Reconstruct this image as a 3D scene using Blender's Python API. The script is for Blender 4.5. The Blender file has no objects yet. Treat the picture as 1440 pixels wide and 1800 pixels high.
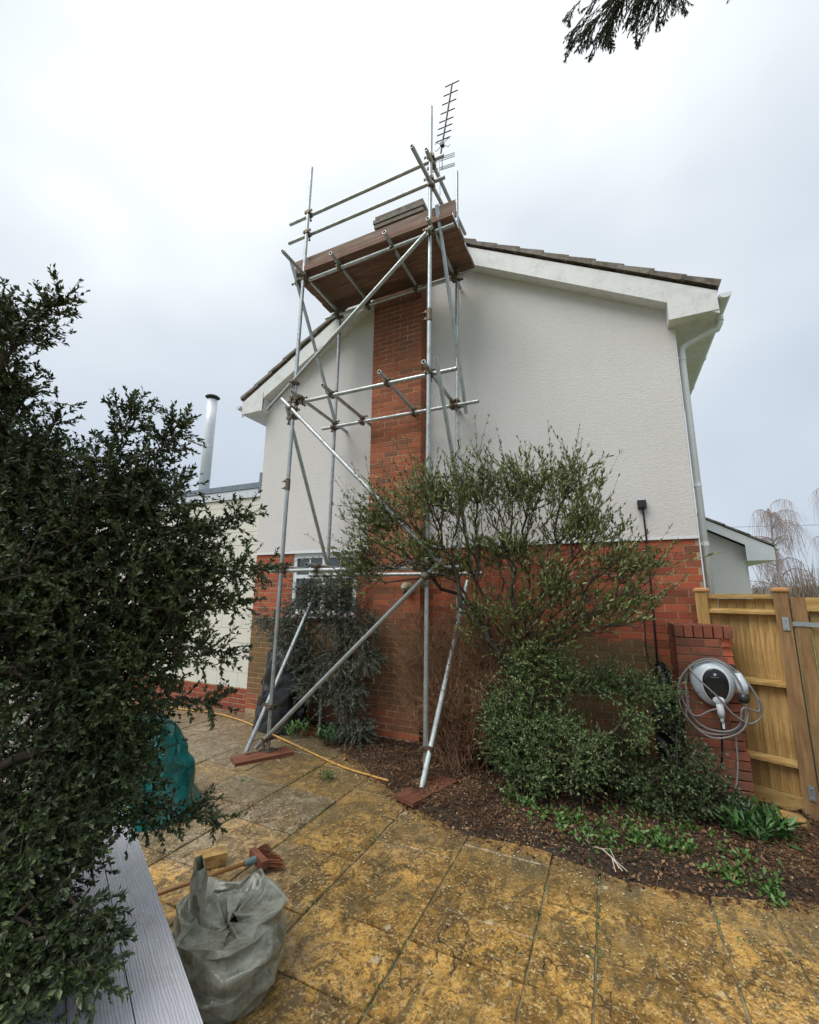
import bpy, math, random
import numpy as np
from mathutils import Vector, Matrix, noise

S = bpy.context.scene
C = S.collection
random.seed(7)
RNG = np.random.default_rng(11)
PI = math.pi

# ------------------------------------------------------------------ camera, sky, sun, exposure
CAM = np.array([5.17635, -5.26115, 1.70443])
YAW, PITCH, ROLL, FPX = -0.4350632, 0.1912336, 0.0103457, 750.248
f = np.array([math.sin(YAW)*math.cos(PITCH), math.cos(YAW)*math.cos(PITCH), math.sin(PITCH)])
r = np.array([math.cos(YAW), -math.sin(YAW), 0.0]); u = np.cross(r, f)
r2 = r*math.cos(ROLL)+u*math.sin(ROLL); u2 = -r*math.sin(ROLL)+u*math.cos(ROLL)
cd = bpy.data.cameras.new('camera'); cam = bpy.data.objects.new('camera', cd); C.objects.link(cam)
cam.matrix_world = Matrix(((r2[0], u2[0], -f[0], CAM[0]), (r2[1], u2[1], -f[1], CAM[1]), (r2[2], u2[2], -f[2], CAM[2]), (0, 0, 0, 1)))
cd.sensor_fit = 'HORIZONTAL'; cd.sensor_width = 36; cd.lens = 36*FPX/1440
cd.clip_start = 0.05; cd.clip_end = 2000
S.camera = cam
S.view_settings.view_transform = 'Standard'; S.view_settings.look = 'None'
S.view_settings.exposure = 0.78; S.view_settings.gamma = 1.0; S.view_settings.use_curve_mapping = False
S.render.film_transparent = False
S.cycles.max_bounces = 6; S.cycles.diffuse_bounces = 3; S.cycles.glossy_bounces = 3; S.cycles.transparent_max_bounces = 6
S.cycles.use_denoising = True

SUN_EL, SUN_AZ = math.radians(58), math.radians(-150)      # azimuth from +Y toward +X: veiled sun high behind the camera, to the left
sdir = Vector((math.sin(SUN_AZ)*math.cos(SUN_EL), math.cos(SUN_AZ)*math.cos(SUN_EL), math.sin(SUN_EL)))
W = bpy.data.worlds.new('World'); S.world = W; W.use_nodes = True
nt = W.node_tree; N = nt.nodes; L = nt.links; N.clear()
out = N.new('ShaderNodeOutputWorld')
sky = N.new('ShaderNodeTexSky'); sky.sky_type = 'NISHITA'; sky.sun_disc = False
sky.sun_elevation = SUN_EL; sky.sun_rotation = SUN_AZ; sky.dust_density = 3
bg1 = N.new('ShaderNodeBackground'); bg1.inputs[1].default_value = 0.05; L.new(sky.outputs[0], bg1.inputs[0])
# overcast cloud layer: brighter with height (as an overcast sky is) and round the veiled sun, broken by soft cloud noise
geo = N.new('ShaderNodeTexCoord')
sep = N.new('ShaderNodeSeparateXYZ'); L.new(geo.outputs['Generated'], sep.inputs[0])
dot = N.new('ShaderNodeVectorMath'); dot.operation = 'DOT_PRODUCT'; L.new(geo.outputs['Generated'], dot.inputs[0]); dot.inputs[1].default_value = sdir
def math_node(nt, op, a, b=None, c=None, clamp=False):
    n = nt.nodes.new('ShaderNodeMath'); n.operation = op; n.use_clamp = clamp
    for i, v in enumerate((a, b, c)):
        if v is None: continue
        if isinstance(v, (int, float)): n.inputs[i].default_value = v
        else: nt.links.new(v, n.inputs[i])
    return n.outputs[0]
glow = math_node(nt, 'POWER', math_node(nt, 'MAXIMUM', dot.outputs['Value'], 0.0), 5.0)
zz = math_node(nt, 'MAXIMUM', sep.outputs[2], 0.0)
nz = N.new('ShaderNodeTexNoise'); nz.inputs['Scale'].default_value = 1.7; nz.inputs['Detail'].default_value = 3; nz.inputs['Roughness'].default_value = 0.45
mp = N.new('ShaderNodeMapping'); mp.inputs['Scale'].default_value = (1, 1, 1.6); mp.inputs['Location'].default_value = (3.1, 0.4, 1.2)
L.new(geo.outputs['Generated'], mp.inputs[0]); L.new(mp.outputs[0], nz.inputs[0])
t = math_node(nt, 'MULTIPLY_ADD', math_node(nt, 'POWER', zz, 1.1), 0.66, 0.02)
t = math_node(nt, 'MULTIPLY_ADD', glow, 0.10, t)
d2 = N.new('ShaderNodeVectorMath'); d2.operation = 'DOT_PRODUCT'; L.new(geo.outputs['Generated'], d2.inputs[0]); d2.inputs[1].default_value = Vector((-0.72, 0.56, 0.41)).normalized()
t = math_node(nt, 'MULTIPLY_ADD', math_node(nt, 'POWER', math_node(nt, 'MAXIMUM', d2.outputs['Value'], 0.0), 3.0), 0.23, t)   # broad bright bank of cloud
t = math_node(nt, 'MULTIPLY_ADD', math_node(nt, 'SUBTRACT', nz.outputs[0], 0.5), 0.85, t)
rp = N.new('ShaderNodeValToRGB'); L.new(t, rp.inputs[0])
e = rp.color_ramp.elements
e[0].position = 0.10; e[0].color = (0.52, 0.60, 0.69, 1)
e[1].position = 0.95; e[1].color = (1.0, 1.0, 0.99, 1)
k = e.new(0.35); k.color = (0.64, 0.72, 0.82, 1)
k = e.new(0.60); k.color = (0.85, 0.91, 0.95, 1)
k = e.new(0.74); k.color = (0.96, 0.995, 1.0, 1)
bg2 = N.new('ShaderNodeBackground'); L.new(rp.outputs[0], bg2.inputs[0])
L.new(math_node(nt, 'MULTIPLY_ADD', math_node(nt, 'MAXIMUM', math_node(nt, 'SUBTRACT', t, 0.5), 0.0), 0.42, 0.62), bg2.inputs[1])
mx = N.new('ShaderNodeMixShader'); mx.inputs[0].default_value = 0.92
L.new(bg1.outputs[0], mx.inputs[1]); L.new(bg2.outputs[0], mx.inputs[2]); L.new(mx.outputs[0], out.inputs[0])
sl = bpy.data.lights.new('sun', 'SUN'); sl.energy = 1.5; sl.angle = math.radians(40); sl.color = (1, 0.97, 0.92)
so = bpy.data.objects.new('sun', sl); C.objects.link(so)
so.rotation_euler = (-sdir).to_track_quat('-Z', 'Y').to_euler()

# ------------------------------------------------------------------ materials
class M:
    """small node helper"""
    def __init__(s, name, rough=0.6, metal=0.0, spec=0.5):
        s.m = bpy.data.materials.new(name); s.m.use_nodes = True
        s.nt = s.m.node_tree; s.b = s.nt.nodes['Principled BSDF']
        s.b.inputs['Roughness'].default_value = rough; s.b.inputs['Metallic'].default_value = metal
        s.b.inputs['Specular IOR Level'].default_value = spec
        s.tc = s.nt.nodes.new('ShaderNodeTexCoord'); s.obj = s.tc.outputs['Object']
        s.geo = s.nt.nodes.new('ShaderNodeNewGeometry'); s.pos = s.geo.outputs['Position']
    def n(s, t): return s.nt.nodes.new(t)
    def lk(s, a, b):
        if hasattr(a, 'is_linked') or hasattr(a, 'links'): s.nt.links.new(a, b)
        else: b.default_value = a
        return b
    def math(s, *a, **k): return math_node(s.nt, *a, **k)
    def noise(s, scale, detail=3, rough=0.55, vec=None, stretch=None, dist=0.0, typ='FBM'):
        n = s.n('ShaderNodeTexNoise'); n.noise_type = typ
        n.inputs['Scale'].default_value = scale; n.inputs['Detail'].default_value = detail; n.inputs['Roughness'].default_value = rough; n.inputs['Distortion'].default_value = dist
        v = vec or s.pos
        if stretch:
            mp = s.n('ShaderNodeMapping'); mp.inputs['Scale'].default_value = stretch; s.lk(v, mp.inputs[0]); v = mp.outputs[0]
        s.lk(v, n.inputs['Vector']); return n.outputs[0]
    def voro(s, scale, feat='F1', vec=None, stretch=None, rand=1.0):
        n = s.n('ShaderNodeTexVoronoi'); n.feature = feat; n.inputs['Scale'].default_value = scale; n.inputs['Randomness'].default_value = rand
        v = vec or s.pos
        if stretch:
            mp = s.n('ShaderNodeMapping'); mp.inputs['Scale'].default_value = stretch; s.lk(v, mp.inputs[0]); v = mp.outputs[0]
        s.lk(v, n.inputs['Vector']); return n.outputs[0]
    def ramp(s, fac, stops, interp='LINEAR'):
        n = s.n('ShaderNodeValToRGB'); s.lk(fac, n.inputs[0]); n.color_ramp.interpolation = interp
        e = n.color_ramp.elements
        while len(e) < len(stops): e.new(0.5)
        for i, (p, c) in enumerate(stops):
            if isinstance(c, (int, float)): c = (c, c, c)
            e[i].position = p; e[i].color = (*c, 1)
        return n.outputs[0]
    def mix(s, fac, a, b, mode='MIX'):
        n = s.n('ShaderNodeMix'); n.data_type = 'RGBA'; n.blend_type = mode
        s.lk(fac, n.inputs[0])
        for v, i in ((a, 6), (b, 7)):
            if isinstance(v, tuple): v = (*v, 1) if len(v) == 3 else v
            s.lk(v, n.inputs[i])
        return n.outputs[2]
    def rnd(s):
        o = s.n('ShaderNodeObjectInfo').outputs['Random']; i = s.geo.outputs['Random Per Island']
        return s.math('FRACT', s.math('ADD', s.math('MULTIPLY', o, 7.31), i))
    def xyz(s):
        n = s.n('ShaderNodeSeparateXYZ'); s.lk(s.pos, n.inputs[0]); return n.outputs
    def col(s, c):
        if isinstance(c, tuple): c = (*c, 1)
        s.lk(c, s.b.inputs['Base Color']); return s
    def rough(s, v): s.lk(v, s.b.inputs['Roughness']); return s
    def bump(s, h, dist=0.01, strength=1.0, prev=None):
        n = s.n('ShaderNodeBump'); n.inputs['Distance'].default_value = dist; n.inputs['Strength'].default_value = strength
        s.lk(h, n.inputs['Height'])
        if prev is not None: s.lk(prev, n.inputs['Normal'])
        s.lk(n.outputs[0], s.b.inputs['Normal']); return n.outputs[0]

def plain(name, c, rough=0.5, metal=0.0, var=0.15, scale=14, bump=0.0):
    m = M(name, rough, metal)
    m.col(m.mix(m.ramp(m.noise(scale, 4), [(0.3, 0), (0.7, 1)]), tuple(x*(1-var) for x in c), tuple(min(1, x*(1+var)) for x in c)))
    if bump: m.bump(m.noise(scale*4, 3), bump, 0.6)
    return m.m

def brick_mat(name, kind):
    m = M(name, 0.75, spec=0.3)
    rn = m.rnd()
    if kind == 'house':
        base = m.ramp(rn, [(0.0, (0.25, 0.055, 0.033)), (0.3, (0.42, 0.095, 0.048)), (0.6, (0.50, 0.13, 0.062)), (0.85, (0.29, 0.085, 0.05)), (1.0, (0.20, 0.075, 0.05))])
    elif kind == 'chimney':
        base = m.ramp(rn, [(0.0, (0.30, 0.10, 0.055)), (0.35, (0.42, 0.12, 0.058)), (0.7, (0.50, 0.155, 0.07)), (1.0, (0.22, 0.105, 0.065))])
    elif kind == 'extension':
        base = m.ramp(rn, [(0.0, (0.26, 0.055, 0.035)), (0.5, (0.34, 0.075, 0.045)), (1.0, (0.28, 0.085, 0.05))])
    else:
        base = m.ramp(rn, [(0.0, (0.19, 0.07, 0.042)), (0.4, (0.27, 0.085, 0.05)), (0.8, (0.33, 0.105, 0.06)), (1.0, (0.17, 0.08, 0.055))])
    z = m.xyz()[2]; x = m.xyz()[0]
    big = m.noise(1.1, 3)
    if kind == 'house':   # green-brown algae bloom over the middle of the plinth, its shape set by noise
        zf = m.math('MULTIPLY', m.ramp(m.math('MULTIPLY_ADD', big, 0.7, m.math('MULTIPLY', z, 0.55)), [(0.30, 0), (0.55, 1), (1.12, 1), (1.36, 0)]), 0.9)
        base = m.mix(zf, base, m.mix(rn, (0.15, 0.12, 0.055), (0.22, 0.135, 0.055)))
        base = m.mix(m.ramp(m.noise(5, 4), [(0.5, 0), (0.7, 0.6)]), base, (0.12, 0.09, 0.045))
    if kind == 'chimney':
        lo = m.math('MULTIPLY', m.ramp(m.math('MULTIPLY_ADD', big, 0.7, m.math('MULTIPLY', z, 0.50)), [(0.42, 0), (0.60, 1), (1.20, 1), (1.45, 0)]), 0.72)
        base = m.mix(lo, base, (0.17, 0.115, 0.05))
        up = m.ramp(m.math('MULTIPLY_ADD', m.noise(2.5, 3), 1.2, m.math('SUBTRACT', z, 5.35)), [(0.0, 0), (1.0, 0.75)])
        base = m.mix(up, base, (0.13, 0.045, 0.032))
        base = m.mix(m.ramp(m.noise(3.2, 4), [(0.5, 0), (0.66, 0.5)]), base, (0.16, 0.10, 0.06))
    if kind == 'pier':
        base = m.mix(m.ramp(m.noise(6, 4), [(0.5, 0), (0.7, 0.7)]), base, (0.075, 0.05, 0.035))
        spot = m.math('MULTIPLY', m.ramp(m.voro(10), [(0.13, 1), (0.20, 0)]), m.ramp(m.noise(2.1, 1), [(0.42, 0), (0.50, 1)]))
        base = m.mix(spot, base, (0.42, 0.36, 0.30))
    if kind in ('chimney', 'house'):
        sp = m.ramp(m.noise(34, 2), [(0.66, 0), (0.74, 0.55)])
        base = m.mix(sp, base, (0.42, 0.34, 0.26))
    base = m.mix(m.ramp(m.noise(90, 3), [(0.3, 0.0), (0.8, 0.35)]), base, (0.10, 0.05, 0.035))
    m.col(base)
    m.bump(m.noise(70, 4), 0.004, 0.8)
    return m.m

MAT = {}
MAT['brick'] = brick_mat('weathered_red_brick', 'house')
MAT['brick_ch'] = brick_mat('chimney_brick', 'chimney')
MAT['brick_ex'] = brick_mat('extension_brick', 'extension')
MAT['brick_pr'] = brick_mat('pier_brick', 'pier')
MAT['brick_raw'] = plain('broken_brick_core', (0.50, 0.13, 0.06), 0.85, 0, 0.25, 30, 0.01)
def mortar(name, c, c2):
    m = M(name, 0.9, spec=0.2); m.col(m.mix(m.ramp(m.noise(4, 4), [(0.4, 0), (0.65, 1)]), c, c2)); m.bump(m.noise(120, 3), 0.003); return m.m
MAT['mortar'] = mortar('lime_mortar', (0.50, 0.36, 0.22), (0.30, 0.23, 0.13))
MAT['mortar_ch'] = mortar('chimney_mortar', (0.62, 0.42, 0.27), (0.30, 0.18, 0.11))
MAT['mortar_pr'] = mortar('dark_mortar', (0.12, 0.085, 0.06), (0.26, 0.18, 0.13))

def render_mat():
    m = M('roughcast_render', 0.88, spec=0.25)
    c = m.mix(m.ramp(m.noise(0.9, 4), [(0.35, 0), (0.7, 1)]), (0.655, 0.628, 0.612), (0.70, 0.673, 0.655))
    c = m.mix(m.ramp(m.noise(1.0, 4, stretch=(5, 5, 0.5)), [(0.55, 0), (0.8, 0.25)]), c, (0.55, 0.525, 0.485))
    c = m.mix(m.ramp(m.noise(2.1, 5, 0.65), [(0.6, 0), (0.8, 0.22)]), c, (0.57, 0.55, 0.50))
    c = m.mix(m.ramp(m.noise(75, 2), [(0.35, 0.3), (0.6, 0)]), c, (0.50, 0.49, 0.47))
    m.col(c)
    b = m.bump(m.noise(42, 4, 0.6, stretch=(0.75, 1, 1.35)), 0.008, 0.6)
    m.bump(m.noise(160, 2), 0.004, 0.6, prev=b)
    return m.m
MAT['render'] = render_mat()
def dirty_white(name, base=(0.74, 0.745, 0.74), dirt=0.4, rough=0.4):
    m = M(name, rough)
    c = m.mix(m.ramp(m.noise(7, 5, 0.65), [(0.48, 0), (0.75, dirt)]), base, (0.36, 0.33, 0.28))
    c = m.mix(m.ramp(m.noise(26, 4, 0.6), [(0.58, 0), (0.72, dirt)]), c, (0.30, 0.28, 0.25))
    m.col(c); m.bump(m.noise(20, 3), 0.003, 0.5); return m.m
MAT['white'] = dirty_white('white_painted_board')
MAT['upvc'] = dirty_white('white_upvc', (0.72, 0.745, 0.77), 0.18, 0.28)
MAT['cream'] = dirty_white('cream_painted_block', (0.70, 0.68, 0.59), 0.12, 0.7)
MAT['render_far'] = dirty_white('pale_render', (0.66, 0.65, 0.63), 0.1, 0.85)
def tile_mat():
    m = M('weathered_concrete_tile', 0.9, spec=0.2)
    c = m.ramp(m.rnd(), [(0, (0.17, 0.14, 0.12)), (0.5, (0.26, 0.225, 0.195)), (1, (0.20, 0.175, 0.155))])
    c = m.mix(m.ramp(m.noise(16, 5, 0.7), [(0.5, 0), (0.68, 0.8)]), c, (0.30, 0.29, 0.24))
    c = m.mix(m.ramp(m.noise(9, 4), [(0.52, 0), (0.7, 0.7)]), c, (0.06, 0.055, 0.045))
    m.col(c); m.bump(m.noise(45, 4), 0.008, 0.8); return m.m
MAT['tile'] = tile_mat()
MAT['coping'] = plain('grey_aluminium_coping', (0.22, 0.25, 0.28), 0.35, 0.4)
MAT['upvc_grey'] = plain('pale_grey_fascia', (0.62, 0.65, 0.70), 0.35)
MAT['flue'] = plain('stainless_flue', (0.76, 0.79, 0.83), 0.35, 0.1, 0.06, 3)
MAT['dark_metal'] = plain('dark_weathered_metal', (0.07, 0.07, 0.07), 0.5, 0.5)
MAT['black'] = plain('black_plastic', (0.018, 0.019, 0.021), 0.35)
MAT['blackhole'] = plain('matt_black', (0.01, 0.01, 0.01), 0.9)
MAT['bag_black'] = plain('black_plastic_sheet', (0.014, 0.015, 0.018), 0.28, 0, 0.3, 8, 0.01)
def glass():
    m = M('window_glass', 0.03, spec=0.9); m.col((0.035, 0.045, 0.05)); m.b.inputs['Coat Weight'].default_value = 0.6; return m.m
MAT['glass'] = glass()
def galv():
    m = M('galvanised_steel', 0.4, 0.75)
    m.col(m.mix(m.ramp(m.noise(9, 5, 0.65), [(0.35, 0), (0.7, 1)]), (0.36, 0.39, 0.395), (0.50, 0.535, 0.535)))
    c = m.b.inputs['Base Color'].links[0].from_socket
    m.col(m.mix(m.ramp(m.noise(23, 4), [(0.57, 0), (0.70, 0.7)]), c, (0.17, 0.15, 0.12)))
    c2 = m.b.inputs['Base Color'].links[0].from_socket
    m.col(m.mix(m.ramp(m.noise(48, 2), [(0.66, 0), (0.70, 0.6)]), c2, (0.66, 0.65, 0.62)))
    m.rough(m.ramp(m.noise(15, 3), [(0.3, 0.30), (0.7, 0.55)]))
    m.bump(m.noise(70, 3), 0.002, 0.4); return m.m
MAT['galv'] = galv()
def galv_white():
    m = M('paint_splashed_tube', 0.45, 0.3)
    m.col(m.mix(m.ramp(m.noise(22, 4, 0.7, stretch=(1, 1, 0.5)), [(0.50, 0), (0.62, 1)]), (0.62, 0.68, 0.66), (0.33, 0.36, 0.37))); return m.m
MAT['galv_w'] = galv_white()
MAT['coupler'] = plain('rusty_coupler_steel', (0.16, 0.125, 0.09), 0.5, 0.6, 0.5, 60)
def wood(name, a, b, c3, scale=3.0, axis=(1, 12, 12), rough=0.75, var=0.35, bmp=0.003, wet=False):
    m = M(name, rough, spec=0.35)
    g = m.noise(scale, 5, 0.6, vec=m.obj, stretch=axis, dist=0.6)
    c = m.ramp(g, [(0.3, a), (0.5, b), (0.68, c3)])
    hsv = m.n('ShaderNodeHueSaturation'); m.lk(c, hsv.inputs['Color'])
    m.lk(m.math('MULTIPLY_ADD', m.rnd(), var, 1-var/2), hsv.inputs['Value'])
    c = m.mix(m.ramp(m.voro(5.5, vec=m.obj, stretch=tuple(x/ max(axis)*3 for x in axis)), [(0.03, 0.8), (0.07, 0)]), hsv.outputs[0], tuple(x*0.35 for x in a))
    c = m.mix(m.ramp(m.noise(3.3, 5, 0.7), [(0.48, 0), (0.72, 0.5)]), c, tuple(x*0.55 for x in (b[0]*0.9, b[1], b[2]*0.9)))
    m.col(c); m.bump(g, bmp, 0.8); return m.m
MAT['board'] = wood('wet_scaffold_board', (0.11, 0.055, 0.04), (0.18, 0.10, 0.072), (0.26, 0.155, 0.115), 2.2, var=0.75)
MAT['toe'] = wood('weathered_toe_board', (0.16, 0.10, 0.075), (0.25, 0.165, 0.125), (0.36, 0.26, 0.20), 2.2)
MAT['board_red'] = wood('red_painted_sole_board', (0.09, 0.032, 0.018), (0.15, 0.055, 0.03), (0.21, 0.085, 0.05), 3)
MAT['fence'] = wood('treated_softwood', (0.27, 0.15, 0.045), (0.43, 0.265, 0.095), (0.56, 0.38, 0.16), 3, (10, 10, 1), 0.7, 0.6)
MAT['fence_h'] = wood('treated_softwood_rail', (0.30, 0.175, 0.05), (0.44, 0.28, 0.10), (0.56, 0.39, 0.17), 3, (1, 10, 10), 0.7, 0.3)
MAT['gate'] = wood('brown_gate_timber', (0.16, 0.085, 0.035), (0.23, 0.135, 0.06), (0.30, 0.185, 0.09), 3, (10, 10, 1), 0.75, 0.3)
MAT['cap'] = wood('post_cap_timber', (0.36, 0.17, 0.07), (0.44, 0.22, 0.09), (0.48, 0.26, 0.12), 3, (2, 8, 8))
def plank_mat():
    m = M('grey_wood_grain_plank', 0.3, spec=0.5)
    w = m.n('ShaderNodeTexWave'); w.wave_type = 'BANDS'; w.bands_direction = 'Y'
    w.inputs['Scale'].default_value = 22; w.inputs['Distortion'].default_value = 6; w.inputs['Detail'].default_value = 2; w.inputs['Detail Scale'].default_value = 1.4
    mp = m.n('ShaderNodeMapping'); mp.inputs['Scale'].default_value = (0.12, 1.6, 1); m.lk(m.obj, mp.inputs[0]); m.lk(mp.outputs[0], w.inputs[0])
    g = m.ramp(w.outputs[0], [(0.04, 1), (0.16, 0)])
    c = m.mix(m.noise(6, 3), (0.40, 0.41, 0.45), (0.52, 0.53, 0.57))
    m.col(m.mix(m.math('MULTIPLY', m.math('MULTIPLY', g, m.ramp(m.noise(5, 3), [(0.4, 0.15), (0.65, 1)])), 0.45), c, (0.20, 0.205, 0.23)))
    cc = m.b.inputs['Base Color'].links[0].from_socket
    m.col(m.mix(m.ramp(m.noise(9, 5, 0.7), [(0.55, 0), (0.72, 0.5)]), cc, (0.27, 0.26, 0.25)))
    m.rough(m.ramp(m.noise(14, 4), [(0.35, 0.15), (0.65, 0.45)]))
    m.bump(m.math('SUBTRACT', 1.0, g), 0.002, 0.8); return m.m
MAT['plank'] = plank_mat()

def slab_mat():
    m = M('riven_stone_slab', 0.4, spec=0.5)
    rn = m.rnd(); x = m.xyz()[0]; y = m.xyz()[1]
    big = m.noise(0.9, 4, 0.6)
    gold = m.mix(m.ramp(m.noise(4.5, 5, 0.7), [(0.38, 0), (0.62, 1)]), (0.23, 0.128, 0.036), (0.60, 0.345, 0.09))
    grey = m.mix(m.ramp(m.noise(5, 5, 0.7), [(0.4, 0), (0.62, 1)]), (0.17, 0.14, 0.10), (0.38, 0.32, 0.24))
    k = m.math('ADD', m.math('MULTIPLY', m.math('SUBTRACT', x, 2.75), -0.30), m.math('MULTIPLY', m.math('ADD', y, 2.2), 0.16))
    k = m.math('ADD', k, m.math('MULTIPLY_ADD', rn, 0.75, -0.12)); k = m.math('ADD', k, m.math('MULTIPLY', m.math('SUBTRACT', big, 0.5), 1.5))
    c = m.mix(m.ramp(k, [(0.30, 0), (0.72, 1)]), gold, grey)
    hv = m.n('ShaderNodeHueSaturation'); m.lk(c, hv.inputs['Color']); m.lk(m.math('MULTIPLY_ADD', m.math('FRACT', m.math('MULTIPLY', rn, 13.7)), 0.5, 0.76), hv.inputs['Value']); c = hv.outputs[0]
    # riven ridges and cracks
    vec = m.n('ShaderNodeVectorMath'); vec.operation = 'ADD'; m.lk(m.pos, vec.inputs[0])
    nn = m.n('ShaderNodeTexNoise'); nn.inputs['Scale'].default_value = 3.2; nn.inputs['Detail'].default_value = 3; m.lk(m.pos, nn.inputs['Vector'])
    sc = m.n('ShaderNodeVectorMath'); sc.operation = 'SCALE'; sc.inputs['Scale'].default_value = 0.34; m.lk(nn.outputs['Color'], sc.inputs[0]); m.lk(sc.outputs[0], vec.inputs[1])
    v1 = m.voro(9.5, 'DISTANCE_TO_EDGE', vec=vec.outputs[0], stretch=(1, 0.55, 1))
    mask = m.ramp(m.noise(3.1, 4, 0.7), [(0.56, 0), (0.66, 1)])
    crack = m.math('MULTIPLY', m.ramp(v1, [(0.0, 1), (0.045, 0)]), mask)
    c = m.mix(m.math('MULTIPLY', crack, 0.35), c, (0.06, 0.04, 0.018))
    ridg = m.noise(7, 6, 0.6, vec=vec.outputs[0], typ='RIDGED_MULTIFRACTAL')
    c = m.mix(m.ramp(m.noise(7, 7, 0.72, dist=1.8, stretch=(1, 0.55, 1)), [(0.47, 0), (0.57, 0.85)]), c, (0.105, 0.07, 0.032))
    c = m.mix(m.ramp(ridg, [(0.55, 0), (0.95, 0.5)]), c, (0.52, 0.33, 0.10))
    c = m.mix(m.ramp(m.noise(21, 6, 0.72, dist=2.2), [(0.50, 0), (0.60, 0.75)]), c, (0.08, 0.052, 0.022))
    c = m.mix(m.ramp(m.noise(55, 3, 0.7), [(0.55, 0), (0.64, 0.65)]), c, (0.66, 0.50, 0.24))
    c = m.mix(m.ramp(m.noise(75, 3, 0.7), [(0.55, 0), (0.64, 0.6)]), c, (0.05, 0.038, 0.018))
    c = m.mix(m.ramp(m.noise(1.9, 4, 0.6), [(0.48, 0), (0.66, 0.6)]), c, (0.13, 0.105, 0.055))
    nb_ = m.math('ADD', m.math('ADD', y, 2.45), m.math('MULTIPLY', m.math('SUBTRACT', m.noise(2.4, 5, 0.65), 0.5), 1.6))
    c = m.mix(m.ramp(nb_, [(0.15, 0), (0.95, 0.45)]), c, m.mix(m.noise(30, 4, 0.7), (0.075, 0.06, 0.035), (0.22, 0.17, 0.10)))   # dirt washed off the bed
    li = m.math('MULTIPLY', m.ramp(m.voro(3.3), [(0.06, 1), (0.10, 0)]), 0.8)
    c = m.mix(m.math('MULTIPLY', li, m.ramp(m.noise(40, 3), [(0.4, 0), (0.5, 1)])), c, (0.52, 0.44, 0.30))
    m.col(c)
    m.rough(m.ramp(m.noise(9, 4), [(0.35, 0.08), (0.65, 0.36)]))
    rg2 = m.noise(3.5, 5, 0.6, vec=vec.outputs[0], stretch=(1.6, 0.7, 1), typ='RIDGED_MULTIFRACTAL')
    h = m.math('ADD', m.math('MULTIPLY', rg2, 0.9), m.math('SUBTRACT', m.math('MULTIPLY', ridg, 0.35), m.math('MULTIPLY', crack, 0.3)))
    b = m.bump(h, 0.045, 1.0)
    m.bump(m.noise(50, 4, 0.7), 0.005, 0.6, prev=b)
    return m.m
MAT['slab'] = slab_mat()
MAT['joint'] = plain('mossy_joint_fill', (0.20, 0.165, 0.095), 0.95, 0, 0.6, 9, 0.01)
def soil_mat():
    m = M('dark_leafy_soil', 0.85, spec=0.3)
    c = m.mix(m.ramp(m.noise(30, 5, 0.75), [(0.4, 0), (0.62, 1)]), (0.018, 0.014, 0.011), (0.11, 0.082, 0.058))
    c = m.mix(m.ramp(m.noise(1.7, 3), [(0.45, 0), (0.6, 0.35)]), c, (0.07, 0.040, 0.024))
    c = m.mix(m.ramp(m.noise(95, 3, 0.8), [(0.58, 0), (0.68, 0.8)]), c, (0.16, 0.12, 0.08))
    m.col(c); m.bump(m.noise(35, 5, 0.75), 0.05, 1.0); return m.m
MAT['soil'] = soil_mat()
MAT['lawn'] = plain('rough_grass', (0.09, 0.12, 0.035), 0.9, 0, 0.45, 1.3, 0.03)

def leaf_mat(name, cols, rough=0.38, spec=0.5, trans=0.0):
    m = M(name, rough, spec=spec)
    c = m.ramp(m.geo.outputs['Random Per Island'], [(i/(len(cols)-1), c) for i, c in enumerate(cols)])
    c = m.mix(m.ramp(m.noise(2.3, 2), [(0.4, 0), (0.65, 0.55)]), c, tuple(x*0.6 for x in cols[0]))
    m.col(c)
    if trans: m.b.inputs['Transmission Weight'].default_value = 0
    return m.m
MAT['leaf_hedge'] = leaf_mat('dark_glossy_leaf', [(0.025, 0.044, 0.018), (0.042, 0.068, 0.025), (0.07, 0.105, 0.036), (0.14, 0.18, 0.06)], 0.45)
MAT['leaf_shrub'] = leaf_mat('olive_green_leaf', [(0.085, 0.115, 0.035), (0.14, 0.18, 0.052), (0.22, 0.26, 0.08), (0.36, 0.39, 0.18)])
MAT['leaf_bush'] = leaf_mat('small_mid_green_leaf', [(0.06, 0.11, 0.035), (0.10, 0.17, 0.05), (0.16, 0.24, 0.08), (0.30, 0.36, 0.18)])
MAT['leaf_dark'] = leaf_mat('very_dark_leaf', [(0.04, 0.07, 0.025), (0.07, 0.115, 0.04), (0.13, 0.18, 0.07)])
MAT['leaf_conifer'] = leaf_mat('grey_green_needle', [(0.07, 0.085, 0.055), (0.11, 0.13, 0.085), (0.17, 0.195, 0.14), (0.28, 0.31, 0.25)], 0.6)
MAT['leaf_cyp'] = leaf_mat('cypress_scale_leaf', [(0.07, 0.085, 0.055), (0.11, 0.13, 0.085), (0.17, 0.18, 0.13)], 0.8)
MAT['leaf_weed'] = leaf_mat('bright_weed_leaf', [(0.05, 0.12, 0.02), (0.08, 0.17, 0.03), (0.12, 0.22, 0.05)], 0.45)
MAT['leaf_fern'] = leaf_mat('strappy_green_leaf', [(0.03, 0.09, 0.02), (0.05, 0.13, 0.03), (0.07, 0.17, 0.04)], 0.4)
MAT['bark'] = plain('dark_bark', (0.06, 0.045, 0.032), 0.9, 0, 0.4, 30, 0.01)
MAT['bark_grey'] = plain('grey_brown_twig', (0.13, 0.10, 0.075), 0.85, 0, 0.4, 20)
MAT['twig_red'] = leaf_mat('dead_reddish_twig', [(0.20, 0.10, 0.055), (0.34, 0.17, 0.10), (0.46, 0.29, 0.18), (0.28, 0.21, 0.11)], 0.8, 0.2)
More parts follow.
